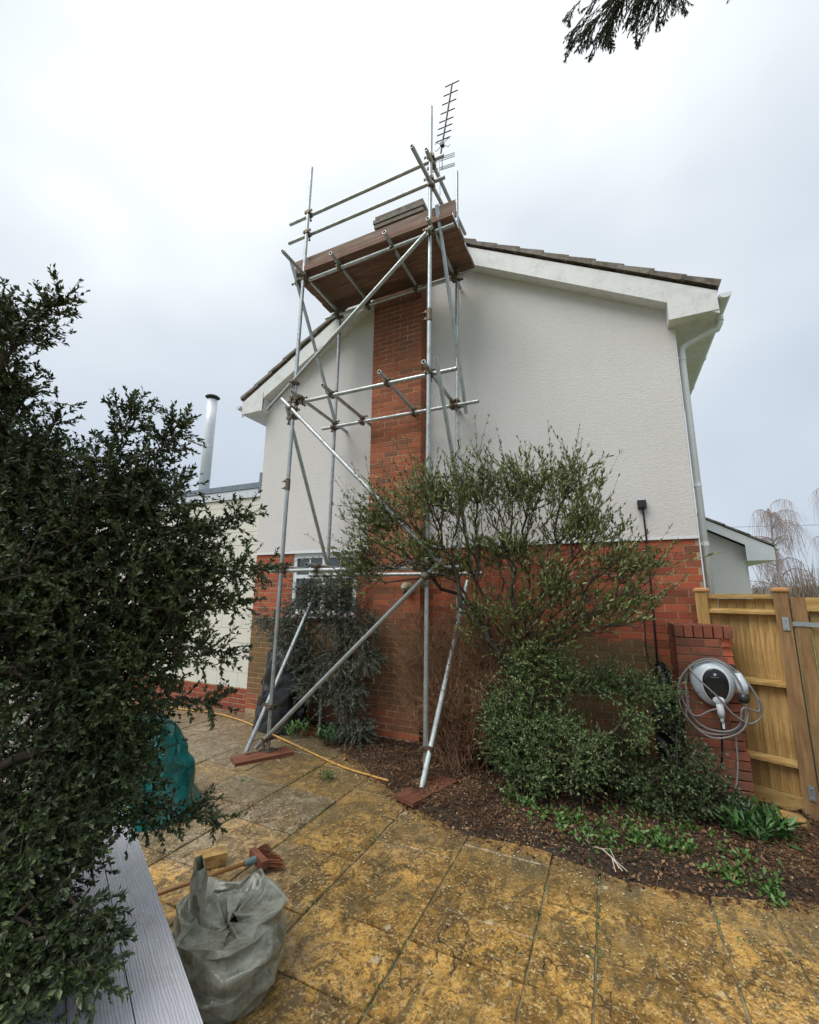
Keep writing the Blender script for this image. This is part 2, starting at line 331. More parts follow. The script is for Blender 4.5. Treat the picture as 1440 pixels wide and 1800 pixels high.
MAT['birch'] = plain('pale_birch_bark', (0.42, 0.36, 0.34), 0.8, 0, 0.3, 3)
MAT['birch_twig'] = plain('mauve_birch_twig', (0.46, 0.38, 0.38), 0.9)
MAT['thicket'] = leaf_mat('winter_thicket_twig', [(0.20, 0.15, 0.11), (0.28, 0.22, 0.16), (0.24, 0.23, 0.14)], 0.9, 0.1)
MAT['petal'] = leaf_mat('pale_fallen_petal', [(0.50, 0.40, 0.20), (0.62, 0.54, 0.34), (0.42, 0.32, 0.14), (0.36, 0.24, 0.10)], 0.6)
MAT['litter'] = leaf_mat('brown_needle_litter', [(0.08, 0.035, 0.02), (0.14, 0.07, 0.035), (0.24, 0.13, 0.07), (0.36, 0.24, 0.13)], 0.8, 0.2)
def tarp_mat(name, a, b, rough, edge):
    m = M(name, rough, spec=0.6)
    m.col(m.mix(m.ramp(m.noise(6, 5, 0.7), [(0.38, 0), (0.64, 1)]), a, b))
    m.col(m.mix(m.ramp(m.noise(17, 4, 0.7), [(0.55, 0), (0.7, edge)]), m.b.inputs['Base Color'].links[0].from_socket, tuple(x*0.4 for x in a)))
    w = m.noise(10, 5, 0.55, vec=m.obj, dist=1.2)
    m.bump(w, 0.012, 0.5); m.rough(m.ramp(m.noise(12, 3), [(0.3, rough*0.7), (0.7, min(1, rough*1.5))])); return m.m
MAT['tarp_grey'] = tarp_mat('muddy_grey_green_tarpaulin', (0.12, 0.125, 0.09), (0.36, 0.37, 0.30), 0.2, 0.55)
MAT['tarp_green'] = tarp_mat('teal_green_tarpaulin', (0.0, 0.085, 0.08), (0.008, 0.15, 0.14), 0.22, 0.3)
MAT['charger'] = plain('pale_grey_blue_plastic', (0.50, 0.56, 0.62), 0.25, 0, 0.03)
MAT['charger_d'] = plain('pale_grey_plastic', (0.62, 0.66, 0.70), 0.22, 0, 0.03)
MAT['black_gloss'] = plain('gloss_black_panel', (0.008, 0.009, 0.012), 0.12)
MAT['logo'] = plain('white_blue_print', (0.55, 0.65, 0.95), 0.4)
MAT['cable'] = plain('grey_rubber_cable', (0.20, 0.195, 0.19), 0.4)
MAT['cable_orange'] = plain('orange_hose', (0.50, 0.27, 0.07), 0.55, 0, 0.3, 20)
MAT['vent'] = plain('cream_vent_plastic', (0.50, 0.46, 0.33), 0.6)
MAT['zinc'] = plain('bright_zinc_steel', (0.50, 0.54, 0.58), 0.35, 0.8)
MAT['wood_handle'] = plain('varnished_handle', (0.34, 0.17, 0.06), 0.5)
MAT['bristle'] = leaf_mat('red_brown_bristle', [(0.20, 0.07, 0.04), (0.28, 0.11, 0.06), (0.34, 0.15, 0.09)], 0.8, 0.2)
MAT['teal'] = plain('blue_grey_plastic', (0.12, 0.18, 0.20), 0.5)
MAT['stone_y'] = plain('yellow_sandstone', (0.34, 0.21, 0.07), 0.8, 0, 0.4, 12, 0.02)
MAT['root'] = plain('bleached_root', (0.50, 0.44, 0.33), 0.8)

# ------------------------------------------------------------------ object helpers
def link(name, me, parent=None, mat=None):
    o = bpy.data.objects.new(name, me); C.objects.link(o)
    if mat is not None and me is not None and not me.materials: me.materials.append(mat)
    if parent is not None: o.parent = parent
    return o
def empty(name, loc, label=None, cat=None, group=None, rz=0.0):
    o = bpy.data.objects.new(name, None); C.objects.link(o); o.location = loc; o.rotation_euler = (0, 0, rz); o.empty_display_size = 0.1
    tag(o, label, cat, group); return o
def tag(o, label=None, cat=None, group=None, kind=None):
    if label: o['label'] = label
    if cat: o['category'] = cat
    if group: o['group'] = group
    if kind: o['kind'] = kind
    return o
def child(name, mb, parent, mat, label=None, kind=None, smooth=False):
    """world-space mesh builder -> child object of an Empty that has only a location"""
    me = mb.mesh(name, smooth) if isinstance(mb, MB) else mb
    o = link(name, me, parent, mat)
    if parent is not None: o.matrix_parent_inverse = root_matrix(parent).inverted()
    if label: o['label'] = label
    if kind: o['kind'] = kind
    return o
def root_matrix(o):
    m = o.matrix_basis.copy()
    p = o
    while p.parent is not None:
        m = p.parent.matrix_basis @ p.matrix_parent_inverse @ m if p is o else p.parent.matrix_basis @ p.matrix_parent_inverse @ m
        p = p.parent
    return m
class MB:
    def __init__(s): s.v = []; s.f = []; s.nv = 0
    def add(s, v, fc):
        v = [tuple(float(c) for c in p) for p in v]
        s.f += [tuple(i+s.nv for i in q) for q in fc]; s.v += v; s.nv += len(v); return s
    def box(s, a, b, jit=0.0):
        (x0, y0, z0), (x1, y1, z1) = a, b
        v = [(x, y, z) for z in (z0, z1) for y in (y0, y1) for x in (x0, x1)]
        if jit: v = [tuple(c+random.uniform(-jit, jit) for c in p) for p in v]
        return s.add(v, [(0, 2, 3, 1), (4, 5, 7, 6), (0, 1, 5, 4), (2, 6, 7, 3), (0, 4, 6, 2), (1, 3, 7, 5)])
    def obox(s, c, ax, ay, az, hx, hy, hz):
        c = Vector(c); ax, ay, az = Vector(ax).normalized(), Vector(ay).normalized(), Vector(az).normalized()
        v = [c+ax*hx*i+ay*hy*j+az*hz*k for k in (-1, 1) for j in (-1, 1) for i in (-1, 1)]
        return s.add(v, [(0, 2, 3, 1), (4, 5, 7, 6), (0, 1, 5, 4), (2, 6, 7, 3), (0, 4, 6, 2), (1, 3, 7, 5)])
    def prism(s, poly, ydir, d):
        """poly: list of 3D points, extruded by vector"""
        ydir = Vector(ydir)*d; n = len(poly); p = [Vector(q) for q in poly]
        v = p+[q+ydir for q in p]
        return s.add(v, [tuple(range(n))[::-1], tuple(range(n, 2*n))]+[(i, (i+1) % n, n+(i+1) % n, n+i) for i in range(n)])
    def tube(s, pts, rad, n=8, caps=True):
        pts = [Vector(p) for p in pts]; m = len(pts)
        rads = rad if isinstance(rad, (list, tuple)) else [rad]*m
        ref = None; rings = []
        for i, p in enumerate(pts):
            d = (pts[min(i+1, m-1)]-pts[max(i-1, 0)])
            if d.length < 1e-9: d = Vector((0, 0, 1))
            d.normalize()
            if ref is None:
                ref = d.orthogonal().normalized()
            else:
                ref = (ref-d*ref.dot(d))
                ref = ref.normalized() if ref.length > 1e-6 else d.orthogonal().normalized()
            b = d.cross(ref)
            rings.append([p+(ref*math.cos(2*PI*k/n)+b*math.sin(2*PI*k/n))*rads[i] for k in range(n)])
        v = [q for rg in rings for q in rg]; fc = []
        for i in range(m-1):
            for k in range(n):
                fc.append((i*n+k, i*n+(k+1) % n, (i+1)*n+(k+1) % n, (i+1)*n+k))
        if caps: fc += [tuple(range(n))[::-1], tuple(range((m-1)*n, m*n))]
        return s.add(v, fc)
    def hollow(s, a, b, ro=0.02415, ri=0.0195, n=14):
        a, b = Vector(a), Vector(b); d = (b-a).normalized(); x = d.orthogonal().normalized(); y = d.cross(x)
        v = []
        for p, rr in ((a, ro), (b, ro), (b, ri), (b-d*0.12, ri), (a, ri), (a+d*0.12, ri)):
            v += [p+(x*math.cos(2*PI*k/n)+y*math.sin(2*PI*k/n))*rr for k in range(n)]
        fc = []
        for i, j in ((0, 1), (1, 2), (2, 3)):
            fc += [(i*n+k, i*n+(k+1) % n, j*n+(k+1) % n, j*n+k) for k in range(n)]
        for i, j in ((4, 0), (5, 4)):
            fc += [(i*n+k, i*n+(k+1) % n, j*n+(k+1) % n, j*n+k) for k in range(n)]
        fc += [tuple(range(3*n, 4*n)), tuple(range(5*n, 6*n))[::-1]]
        return s.add(v, fc)
    def mesh(s, name, smooth=False):
        me = bpy.data.meshes.new(name); me.from_pydata(s.v, [], s.f); me.update()
        if smooth: me.polygons.foreach_set('use_smooth', [True]*len(me.polygons))
        return me
def mesh_np(name, V, F, mat, smooth=False):
    """V (n,3), F (m,k) with k fixed"""
    V = np.ascontiguousarray(V, dtype=np.float32); F = np.ascontiguousarray(F, dtype=np.int32)
    me = bpy.data.meshes.new(name); k = F.shape[1]
    me.vertices.add(len(V)); me.vertices.foreach_set('co', V.ravel())
    me.loops.add(F.size); me.loops.foreach_set('vertex_index', F.ravel())
    me.polygons.add(len(F)); me.polygons.foreach_set('loop_start', np.arange(0, F.size, k, dtype=np.int32)); me.polygons.foreach_set('loop_total', np.full(len(F), k, dtype=np.int32))
    if smooth: me.polygons.foreach_set('use_smooth', np.ones(len(F), dtype=bool))
    me.materials.append(mat); me.update(calc_edges=True)
    return me
def smooth_by(o):
    o.data.polygons.foreach_set('use_smooth', [True]*len(o.data.polygons))

# ------------------------------------------------------------------ ground, bed
G = -0.08
mb = MB(); mb.add([(-600, -600, G-0.075), (600, -600, G-0.075), (600, 600, G-0.075), (-600, 600, G-0.075)], [(0, 1, 2, 3)])
tag(link('ground', mb.mesh('ground'), None, MAT['lawn']), kind='structure')
mb = MB(); mb.box((-5.5, -8.4, G-0.07), (8.6, 0.0, G-0.012))
patio = link('patio', mb.mesh('patio'), None, MAT['joint']); tag(patio, kind='structure')
# slabs in courses running away from the house; joints taken from the photograph where they can be seen
bounds = [-4.33, -3.73, -3.13, -2.53, -1.93, -1.33, -0.73, -0.13, 0.47, 1.07, 1.67, 2.27, 2.87, 3.47, 4.08, 4.68, 4.98, 5.59, 5.90, 6.5, 7.1, 7.7]
known = {12: [-0.9, -1.5, -2.10, -2.41, -2.96, -3.31, -3.91, -4.5], 13: [-1.45, -2.10, -2.86, -3.31, -3.6, -4.2, -4.8], 14: [-1.9, -2.57, -2.86, -3.31, -3.9, -4.5], 15: [-1.7, -2.25, -2.55, -2.86, -3.45, -4.05],
         16: [-1.65, -2.25, -2.56, -3.16, -3.76], 17: [-1.5, -2.1, -2.4, -3.0, -3.6], 18: [-1.3, -1.9, -2.36, -2.96, -3.56]}
random.seed(21)
for ci in range(len(bounds)-1):
    x0, x1 = bounds[ci], bounds[ci+1]
    ys = list(known.get(ci, []))
    y = ys[-1] if ys else random.uniform(-0.45, -0.2)
    if not ys: ys = [0.0, y]
    else: ys = [0.0]+ys if ys[0] > -1.0 else [0.0, ys[0]/2]+ys
    lim = -7.6 if x0 > 2 else -5.0
    while y > lim:
        y -= random.choice([0.3, 0.45, 0.6, 0.6, 0.75]); ys.append(y)
    for a, b in zip(ys[:-1], ys[1:]):
        if a - b < 0.05: continue
        g = random.choice((0.004, 0.005, 0.007))
        cx, cy = (x0+x1)/2, (a+b)/2; hw, hh = (x1-x0)/2-g, (a-b)/2-g
        n = 6; rim = []
        for (ax, ay), (bx, by) in (((-1, -1), (1, -1)), ((1, -1), (1, 1)), ((1, 1), (-1, 1)), ((-1, 1), (-1, -1))):
            for q in range(n):
                tt = q/n; rim.append(((ax+(bx-ax)*tt)*hw+random.uniform(-.003, .003), (ay+(by-ay)*tt)*hh+random.uniform(-.003, .003)))
        m2 = len(rim); top = random.uniform(-0.003, 0.003); tx, ty = random.uniform(-.004, .004), random.uniform(-.004, .004)
        v = [(px*0.988, py*0.988, top+px*tx+py*ty) for px, py in rim]+[(px, py, top-0.006) for px, py in rim]+[(px, py, -0.04) for px, py in rim]
        fc = [tuple(range(m2))]+[(m2+i, m2+(i+1) % m2, (i+1) % m2, i) for i in range(m2)]+[(2*m2+i, 2*m2+(i+1) % m2, m2+(i+1) % m2, m2+i) for i in range(m2)]
        mm = MB().add(v, fc); o = link('slab', mm.mesh('slab'), patio, MAT['slab']); o.location = (cx, cy, G)

edge = [(0.55, -0.16), (1.0, -0.36), (1.75, -0.52), (2.25, -0.78), (2.75, -1.12), (3.2, -1.45), (3.6, -1.66), (4.08, -1.85), (4.5, -1.80), (4.85, -1.84), (5.13, -1.90), (5.59, -1.85), (5.9, -1.74), (6.15, -1.63), (6.7, -1.45), (7.6, -1.3)]
def edge_y(x):
    xs = [p[0] for p in edge]; ysv = [p[1] for p in edge]
    return float(np.interp(x, xs, ysv))
def bed_z(x, y):
    d = y-edge_y(x)
    h = min(1, max(0, d/0.25)); h = h*h*(3-2*h)
    return G-0.012+0.055*h+0.030*h*noise.noise(Vector((x*5, y*5, 0)))+0.020*h*noise.noise(Vector((x*14, y*14, 3)))
V, F = [], []
nx, ny = 260, 60
for i in range(nx+1):
    x = 0.55+(7.6-0.55)*i/nx; ey = edge_y(x)+0.05*noise.noise(Vector((x*5, 0, 0)))+0.02*noise.noise(Vector((x*23, 5, 0)))
    for j in range(ny+1):
        y = ey+(0.0-ey)*j/ny
        V.append((x, y, bed_z(x, y)))
for i in range(nx):
    for j in range(ny):
        a = i*(ny+1)+j; F.append((a, a+ny+1, a+ny+2, a+1))
bed = link('soil_bed', mesh_np('soil_bed', np.array(V), np.array(F), MAT['soil'], True)); tag(bed, kind='structure')

# ------------------------------------------------------------------ bricks
BH, BL, MJ = 0.0752, 0.215, 0.010
def unit_brick(name, l, d, h, mat):
    b = 0.0025; mm = MB()
    v = [(-l/2, 0, 0), (l/2, 0, 0), (l/2, 0, h), (-l/2, 0, h)]
    mm.add([(-l/2+b, 0, b), (l/2-b, 0, b), (l/2-b, 0, h-b), (-l/2+b, 0, h-b), (-l/2, b, 0), (l/2, b, 0), (l/2, b, h), (-l/2, b, h), (-l/2, d, 0), (l/2, d, 0), (l/2, d, h), (-l/2, d, h)],
           [(0, 1, 2, 3), (4, 5, 1, 0), (5, 6, 2, 1), (6, 7, 3, 2), (7, 4, 0, 3), (8, 9, 5, 4), (9, 10, 6, 5), (10, 11, 7, 6), (11, 8, 4, 7)])
    me = mm.mesh(name); me.materials.append(mat); return me
BM = {}
def brick_mesh(l, mat, d=0.1):
    k = (round(l, 3), mat.name, round(d, 3))
    if k not in BM: BM[k] = unit_brick('brick', l, d, BH-MJ, mat)
    return BM[k]
def put_brick(parent, x, y, z, l, mat, rz=0.0, d=0.1):
    """front face centre-bottom at x,y,z; rz turns the face (0 = faces -Y, pi/2 = faces +X)"""
    o = link('brick', brick_mesh(l, mat, d), parent)
    o.location = (x, y+random.uniform(-.0015, .0015), z+random.uniform(-.0008, .0008)); o.rotation_euler = (0, random.uniform(-.003, .003), rz)
    return o
def courses(x0, x1, z0, n, off=0, hole=None):
    outl = []
    for k in range(n):
        z = z0+k*BH; x = x0 - (0 if (k+off) % 2 == 0 else (BL+MJ)/2)
        while x < x1-0.02:
            a, b = max(x, x0), min(x+BL, x1)
            segs = [(a, b)]
            if hole and hole[2] < z+BH/2 < hole[3]:
                segs = []
                if a < hole[0]: segs.append((a, min(b, hole[0]-0.003)))
                if b > hole[1]: segs.append((max(a, hole[1]+0.003), b))
            for a2, b2 in segs:
                if b2-a2 > 0.03: outl.append((a2, b2, z))
            x += BL+MJ
    return outl

# ------------------------------------------------------------------ house
HW = 6.045; ZB = 2.32; SL = 0.577; AX = 3.02; ZAP = 6.67     # width, top of brick plinth, roof slope, ridge x, soffit height at ridge
def soff(x): return ZAP-SL*abs(x-AX)
house = empty('house', (3.0, 4.0, G), 'two storey house with white rendered gable over a red brick ground floor, under the scaffold', 'house')
NZ0 = 31; Z0 = ZB-NZ0*BH
XC0, XC1, YC = 2.200, 2.987, -0.213
wc = MB()
for a_, b_ in (((0.004, 0.0045, Z0-0.15), (0.753, 0.28, ZB-0.004)), ((1.907, 0.0045, Z0-0.15), (HW-0.004, 0.28, ZB-0.004)), ((0.753, 0.0045, Z0-0.15), (1.907, 0.28, 1.402))): wc.box(a_, b_)
bw = child('brick_wall', wc, house, MAT['mortar'])
def near_corner(a, z):  # the bricks of the ground floor that the photograph shows clearly
    return (a > 4.55 and z > 0.75) or (a < 0.78) or (1.9 < a < 2.2 and z < 1.3)
rest = MB(); cnt = 0
for a, b, z in courses(0, XC0, Z0, NZ0, 0, (0.75, 1.91, 1.40, 9))+courses(XC1, HW, Z0, NZ0, 1):
    if near_corner(a, z) and cnt < 150:
        put_brick(bw, (a+b)/2, 0, z, b-a, MAT['brick']); cnt += 1
    else:
        rest.box((a, random.uniform(-.0015, .0015), z), (b, 0.1, z+BH-MJ))
child('brickwork', rest, bw, MAT['brick'], kind='stuff')
# rendered gable
gb = MB()
poly = [(0, 0, ZB), (HW, 0, ZB), (HW, 0, soff(HW)+0.02), (AX, 0, ZAP+0.02), (0, 0, soff(0)+0.02)]
gb.prism([(x, -0.017, z) for x, _, z in poly], (0, 1, 0), 0.28)
child('gable_wall', gb, house, MAT['render'])
child('render_bead', MB().box((0.0, -0.024, ZB-0.012), (XC0-0.002, -0.0175, ZB+0.012)).box((XC1+0.002, -0.024, ZB-0.012), (HW+0.004, -0.0175, ZB+0.012)), house, MAT['upvc'])
child('corner_bead', MB().box((HW+0.0015, -0.019, Z0), (HW+0.012, 0.02, soff(HW)-0.2)), house, MAT['upvc'])
HD = 8.0
sw = MB().box((HW-0.3, 0.29, Z0-0.15), (HW, HD, soff(HW)+0.0)).box((0, 0.29, Z0-0.15), (0.3, HD, soff(0)))
child('side_wall', sw, house, MAT['render'])
child('rear_wall', MB().prism([(0.31, HD-0.3, Z0-0.15), (HW-0.31, HD-0.3, Z0-0.15), (HW-0.31, HD-0.3, soff(HW-0.31)), (AX, HD-0.3, ZAP), (0.31, HD-0.3, soff(0.31))], (0, 1, 0), 0.29), house, MAT['render'])
# chimney
ch = child('chimney', MB().box((XC0+0.005, YC+0.005, Z0-0.15), (XC1-0.005, -0.02, 6.3)).box((XC0+0.005, YC+0.005, 6.3), (XC1-0.005, 0.445, 7.5)), house, MAT['mortar_ch'])
ncc = int((7.5-Z0)/BH); restc = MB(); cc = 0
for k in range(ncc):
    z = Z0+k*BH; par = k % 2
    xs = []
    if par == 0: xs = [(XC0, XC0+0.215), (XC0+0.225, XC0+0.44), (XC0+0.45, XC0+0.665), (XC0+0.675, XC1)]
    else: xs = [(XC0, XC0+0.112), (XC0+0.122, XC0+0.337), (XC0+0.347, XC0+0.562), (XC0+0.572, XC1)]
    prom = 2.6 < z < 5.85 and cc < 210
    for a, b in xs:
        if prom: put_brick(ch, (a+b)/2, YC, z, b-a, MAT['brick_ch']); cc += 1
        else: restc.box((a, YC+random.uniform(-.001, .001), z), (b, YC+0.1, z+BH-MJ))
    sides = [(YC+0.102, -0.018)] if par == 1 else [(YC+0.102, -0.018)]
    for a, b in sides:
        restc.box((XC1-0.05, a+0.01, z), (XC1+random.uniform(-.001, .001), b, z+BH-MJ))
        restc.box((XC0, a+0.01, z), (XC0+0.05, b, z+BH-MJ))
    if z > 6.3:
        restc.box((XC1-0.05, 0.0, z), (XC1, 0.45, z+BH-MJ)); restc.box((XC0, 0.0, z), (XC0+0.05, 0.45, z+BH-MJ))
child('brickwork', restc, ch, MAT['brick_ch'], kind='stuff')
cap = MB()
cap.box((XC0-0.03, YC-0.03, 7.42), (XC1+0.03, 0.48, 7.485)).box((XC0-0.045, YC-0.045, 7.495), (XC1+0.045, 0.495, 7.56)).box((XC0-0.02, YC-0.02, 7.565), (XC1+0.02, 0.47, 7.64))
child('chimney_crown', cap, ch, MAT['tile'], label='dark grey weathered oversailing courses and crown of the chimney')
for cx in (2.42, 2.77):
    child('chimney_pot', MB().tube([(cx, 0.12, 7.64), (cx, 0.12, 7.70)], 0.11, 14), ch, MAT['cap'])

# window on the ground floor
wn = child('window', MB().box((0.752, 0.06, 1.40), (1.908, 0.10, 2.312)), house, MAT['blackhole'])
fr = MB()
for a, b in (((0.752, 0.02, 1.405), (0.815, 0.075, 2.312)), ((1.845, 0.02, 1.405), (1.908, 0.075, 2.312)), ((0.8155, 0.02, 2.235), (1.8445, 0.075, 2.312)), ((0.8155, 0.02, 1.405), (1.8445, 0.075, 1.47)), ((1.29, 0.021, 1.4705), (1.37, 0.074, 2.2345)), ((0.8155, 0.021, 1.93), (1.2895, 0.074, 1.985)), ((1.3705, 0.021, 1.93), (1.8445, 0.074, 1.985))):
    fr.box(a, b)
child('window_frame', fr, wn, MAT['upvc'])
for x0, x1 in ((0.8155, 1.2895), (1.3705, 1.8445)):
    for z0, z1 in ((1.4705, 1.929), (1.9855, 2.2345)):
        child('pane', MB().box((x0, 0.050, z0), (x1, 0.056, z1)), wn, MAT['glass'])
        child('glazing_bar', MB().box(((x0+x1)/2-0.012, 0.036, z0), ((x0+x1)/2+0.012, 0.0495, z1)), wn, MAT['upvc'])
child('window_sill', MB().box((0.72, -0.07, 1.355), (1.94, 0.05, 1.40)), wn, MAT['upvc'])
child('lintel', MB().box((0.74, -0.022, 2.313), (1.92, -0.0175, 2.345)), wn, MAT['upvc'])

# verge boards, soffits, eaves boxes
OV = 0.17
def slope_board(x0, x1, dz0, dz1, y0, y1, name, mat, dark=None):
    mm = MB(); mm.prism([(x0, y0, soff(x0)+dz0), (x1, y0, soff(x1)+dz0), (x1, y0, soff(x1)+dz1), (x0, y0, soff(x0)+dz1)], (0, 1, 0), y1-y0)
    return child(name, mm, house, mat)
slope_board(AX+0.001, 6.45, 0.0, 0.272, -OV-0.02, -OV, 'bargeboard', MAT['white'])
slope_board(-0.41, AX-0.001, 0.0, 0.272, -OV-0.02, -OV, 'bargeboard', MAT['white'])
slope_board(AX+0.001, HW-0.002, 0.003, 0.016, -OV, -0.018, 'verge_soffit', MAT['white'])
slope_board(0.002, AX-0.001, 0.003, 0.016, -OV, -0.018, 'verge_soffit', MAT['white'])
ZE = 4.735
for sgn, xi, xo in ((1, 5.985, 6.445), (-1, 0.055, -0.405)):
    mm = MB()
    # box end triangle standing over the boxed eave
    P = [(xi, -OV-0.030, ZE), (xo, -OV-0.030, ZE), (xo, -OV-0.030, soff(xo)+0.268), (xi, -OV-0.030, soff(xi)+0.12)]
    if sgn < 0: P = P[::-1]
    mm.prism(P, (0, 1, 0), 0.0095)
    child('eaves_box_end', mm, house, MAT['white'], label='peeling white boxed end of the eaves')
    a, b = min(xi, xo), max(xi, xo)
    child('eaves_soffit', MB().box((a, -OV-0.020, ZE+0.001), (b, HD+0.1, ZE+0.014)), house, MAT['white'])
    xf = xo-0.012 if sgn > 0 else xo
    child('fascia', MB().box((xf, -OV+0.001, ZE+0.015), (xf+0.012, HD+0.1, soff(xo)+0.26)), house, MAT['white'])
    xb = xi if sgn > 0 else xi-0.012
    child('box_return', MB().box((xb, -OV+0.0005, ZE+0.0145), (xb+0.012, -0.0185, soff(xi)-0.005)), house, MAT['white'])

# roof tiles: verge tiles singly, the rest as joined rows
roof = child('roof', MB().prism([(AX, -OV+0.002, ZAP+0.27), (6.44, -OV+0.002, soff(6.44)+0.255), (6.44, -OV+0.002, soff(6.44)+0.268), (AX, -OV+0.002, ZAP+0.283)], (0, 1, 0), HD+OV).prism([(AX, -OV+0.002, ZAP+0.283), (-0.40, -OV+0.002, soff(-0.40)+0.268), (-0.40, -OV+0.002, soff(-0.40)+0.255), (AX, -OV+0.002, ZAP+0.27)], (0, 1, 0), HD+OV), house, MAT['dark_metal'])
ang = math.atan(SL); GA = 0.345
def tile_geo(mm, w=0.33):
    L2, th = 0.42, 0.046
    v = [(0, 0, 0), (L2, 0, 0), (L2, 0, th), (0, 0, th), (0, w, 0), (L2, w, 0), (L2, w, th), (0, w, th), (L2-0.02, 0, -0.03), (L2, 0, -0.03), (L2-0.02, w, -0.03), (L2, w, -0.03)]
    mm.add(v, [(0, 1, 2, 3), (5, 4, 7, 6), (3, 2, 6, 7), (1, 0, 4, 5), (0, 3, 7, 4), (2, 1, 5, 6), (8, 9, 11, 10), (9, 1, 5, 11), (8, 0, 1, 9)])
tm = MB(); tile_geo(tm, 0.325); tile_me = tm.mesh('tile'); tile_me.materials.append(MAT['tile'])
rowsm = MB()
for sgn in (1, -1):
    for k in range(12):
        s = 3.98-k*GA-0.42
        if s < -0.1: continue
        for c in range(25):
            y = -OV-0.045+c*0.33
            dz = 0.300+0.016
            if c < 3:
                o = link('tile', tile_me, roof)
                o.matrix_parent_inverse = root_matrix(roof).inverted()
                base = Vector((AX+sgn*s*math.cos(ang), y, ZAP+dz-s*math.sin(ang)+random.uniform(-.004, .004)))
                tilt = ang-0.07+random.uniform(-0.012, 0.012)
                o.location = base
                if sgn > 0: o.rotation_euler = (0, tilt, random.uniform(-.01, .01))
                else:
                    o.rotation_euler = (0, tilt, PI+random.uniform(-.01, .01)); o.location = base+Vector((0, 0.325, 0))
        # remaining tiles of this course, joined
        y0 = -OV-0.045+3*0.33
        for c in range(22):
            ya = y0+c*0.33
            p = [(AX+sgn*s*math.cos(ang), ya, ZAP+0.316-s*math.sin(ang)), (AX+sgn*(s+0.42)*math.cos(ang), ya, ZAP+0.316+0.028-(s+0.42)*math.sin(ang))]
            q = [(x, y, z+0.035) for x, y, z in p]
            ring = [p[0], p[1], q[1], q[0]]
            if sgn < 0: ring = ring[::-1]
            rowsm.prism(ring, (0, 1, 0), 0.325)
child('roof_tiling', rowsm, roof, MAT['tile'], kind='stuff')
rd = MB()
for c in range(19):
    y = -OV-0.05+c*0.43; rr = [(AX+0.13*math.cos(t), y, ZAP+0.30+0.12*math.sin(t)) for t in np.linspace(-0.2, PI+0.2, 9)]
    rd.prism(rr, (0, 1, 0), 0.425)
child('ridge_tiles', rd, roof, MAT['tile'], kind='stuff')

# gutters and downpipe on the right, gutter on the left
def gutter(xc, y0, y1, zc, name='gutter'):
    mm = MB(); n = 10; rr, ri = 0.058, 0.053
    prof = [(xc+rr*math.cos(t), zc+rr*math.sin(t)*0.95) for t in np.linspace(PI, 2*PI, n)]+[(xc+ri*math.cos(t), zc+ri*math.sin(t)*0.95) for t in np.linspace(2*PI, PI, n)]
    for a, b in zip(prof[:n-1], prof[1:n]): pass
    v = [(x, y0, z) for x, z in prof]+[(x, y1, z) for x, z in prof]; m = len(prof)
    fc = [(i, (i+1) % m, m+(i+1) % m, m+i) for i in range(m)]
    fc += [(i, m-1-i, m-2-i, i+1)[::-1] for i in range(n-1)]
    mm.add(v, fc)
    mm.prism([(xc+rr*math.cos(t), y0-0.004, zc+rr*math.sin(t)*0.95) for t in np.linspace(PI, 2*PI, n)], (0, 1, 0), 0.0035)
    for yb in np.arange(y0+0.5, y1, 0.9):
        mm.tube([(xc+(rr+0.004)*math.cos(t), yb, zc+(rr+0.004)*math.sin(t)*0.95) for t in np.linspace(PI, 2*PI, 7)], 0.007, 4)
    return child(name, mm, house, MAT['upvc'], smooth=False)
gutter(6.51, -0.235, HD, 4.885); gutter(-0.47, -0.235, HD, 4.885)
dp = MB()
dp.tube([(6.51, 0.12, 4.83), (6.51, 0.12, 4.74), (6.48, 0.12, 4.68), (6.40, 0.12, 4.655), (6.17, 0.12, 4.56), (6.128, 0.12, 4.53), (6.118, 0.12, 4.47), (6.118, 0.12, G)], 0.034, 14)
dpo = child('downpipe', dp, house, MAT['upvc'], smooth=True)
for zc in (4.40, 2.9, 2.26, 1.0):
    child('pipe_bracket', MB().tube([(6.118, 0.12, zc-0.02), (6.118, 0.12, zc+0.02)], 0.0385, 14).box((HW+0.001, 0.09, zc-0.012), (6.09, 0.15, zc+0.012)), dpo, MAT['upvc'])
child('gutter_outlet', MB().tube([(6.51, 0.12, 4.77), (6.51, 0.12, 4.845)], 0.043, 12), dpo, MAT['upvc'])
dpl = MB().tube([(-0.47, 1.2, 4.83), (-0.47, 1.2, 4.62), (-0.40, 1.2, 4.56), (-0.10, 1.2, 4.50), (-0.06, 1.2, 4.44), (-0.06, 1.2, 3.4)], 0.034, 12)
child('downpipe', dpl, house, MAT['upvc'], smooth=True)

# small fittings on the gable
fx = child('cable_box', MB().box((5.515, -0.075, 2.655), (5.600, -0.018, 2.745)), house, MAT['black'], label='small black box fitting with a cable below it, on the white render')
child('box_lid', MB().box((5.522, -0.086, 2.663), (5.593, -0.0755, 2.737)), fx, MAT['black'])
child('conduit', MB().tube([(5.565, -0.035, 2.655), (5.572, -0.032, 2.33), (5.572, -0.02, 2.31), (5.572, -0.014, 1.6), (5.56, -0.012, 0.85), (5.56, -0.012, 0.1)], 0.0095, 8), fx, MAT['black'])
child('cable', MB().tube([(5.575, -0.02, 1.65), (5.48, -0.03, 1.45), (5.47, -0.03, 1.15), (5.53, -0.03, 0.9)], 0.005, 6), fx, MAT['black'])
vc = MB()
vc.tube([(2.827, -0.226, 1.792), (2.827, -0.30, 1.795)], [0.065, 0.06], 16)
vo = child('vent_cowl', vc, house, MAT['vent'], label='round cream vent cowl low on the chimney breast')
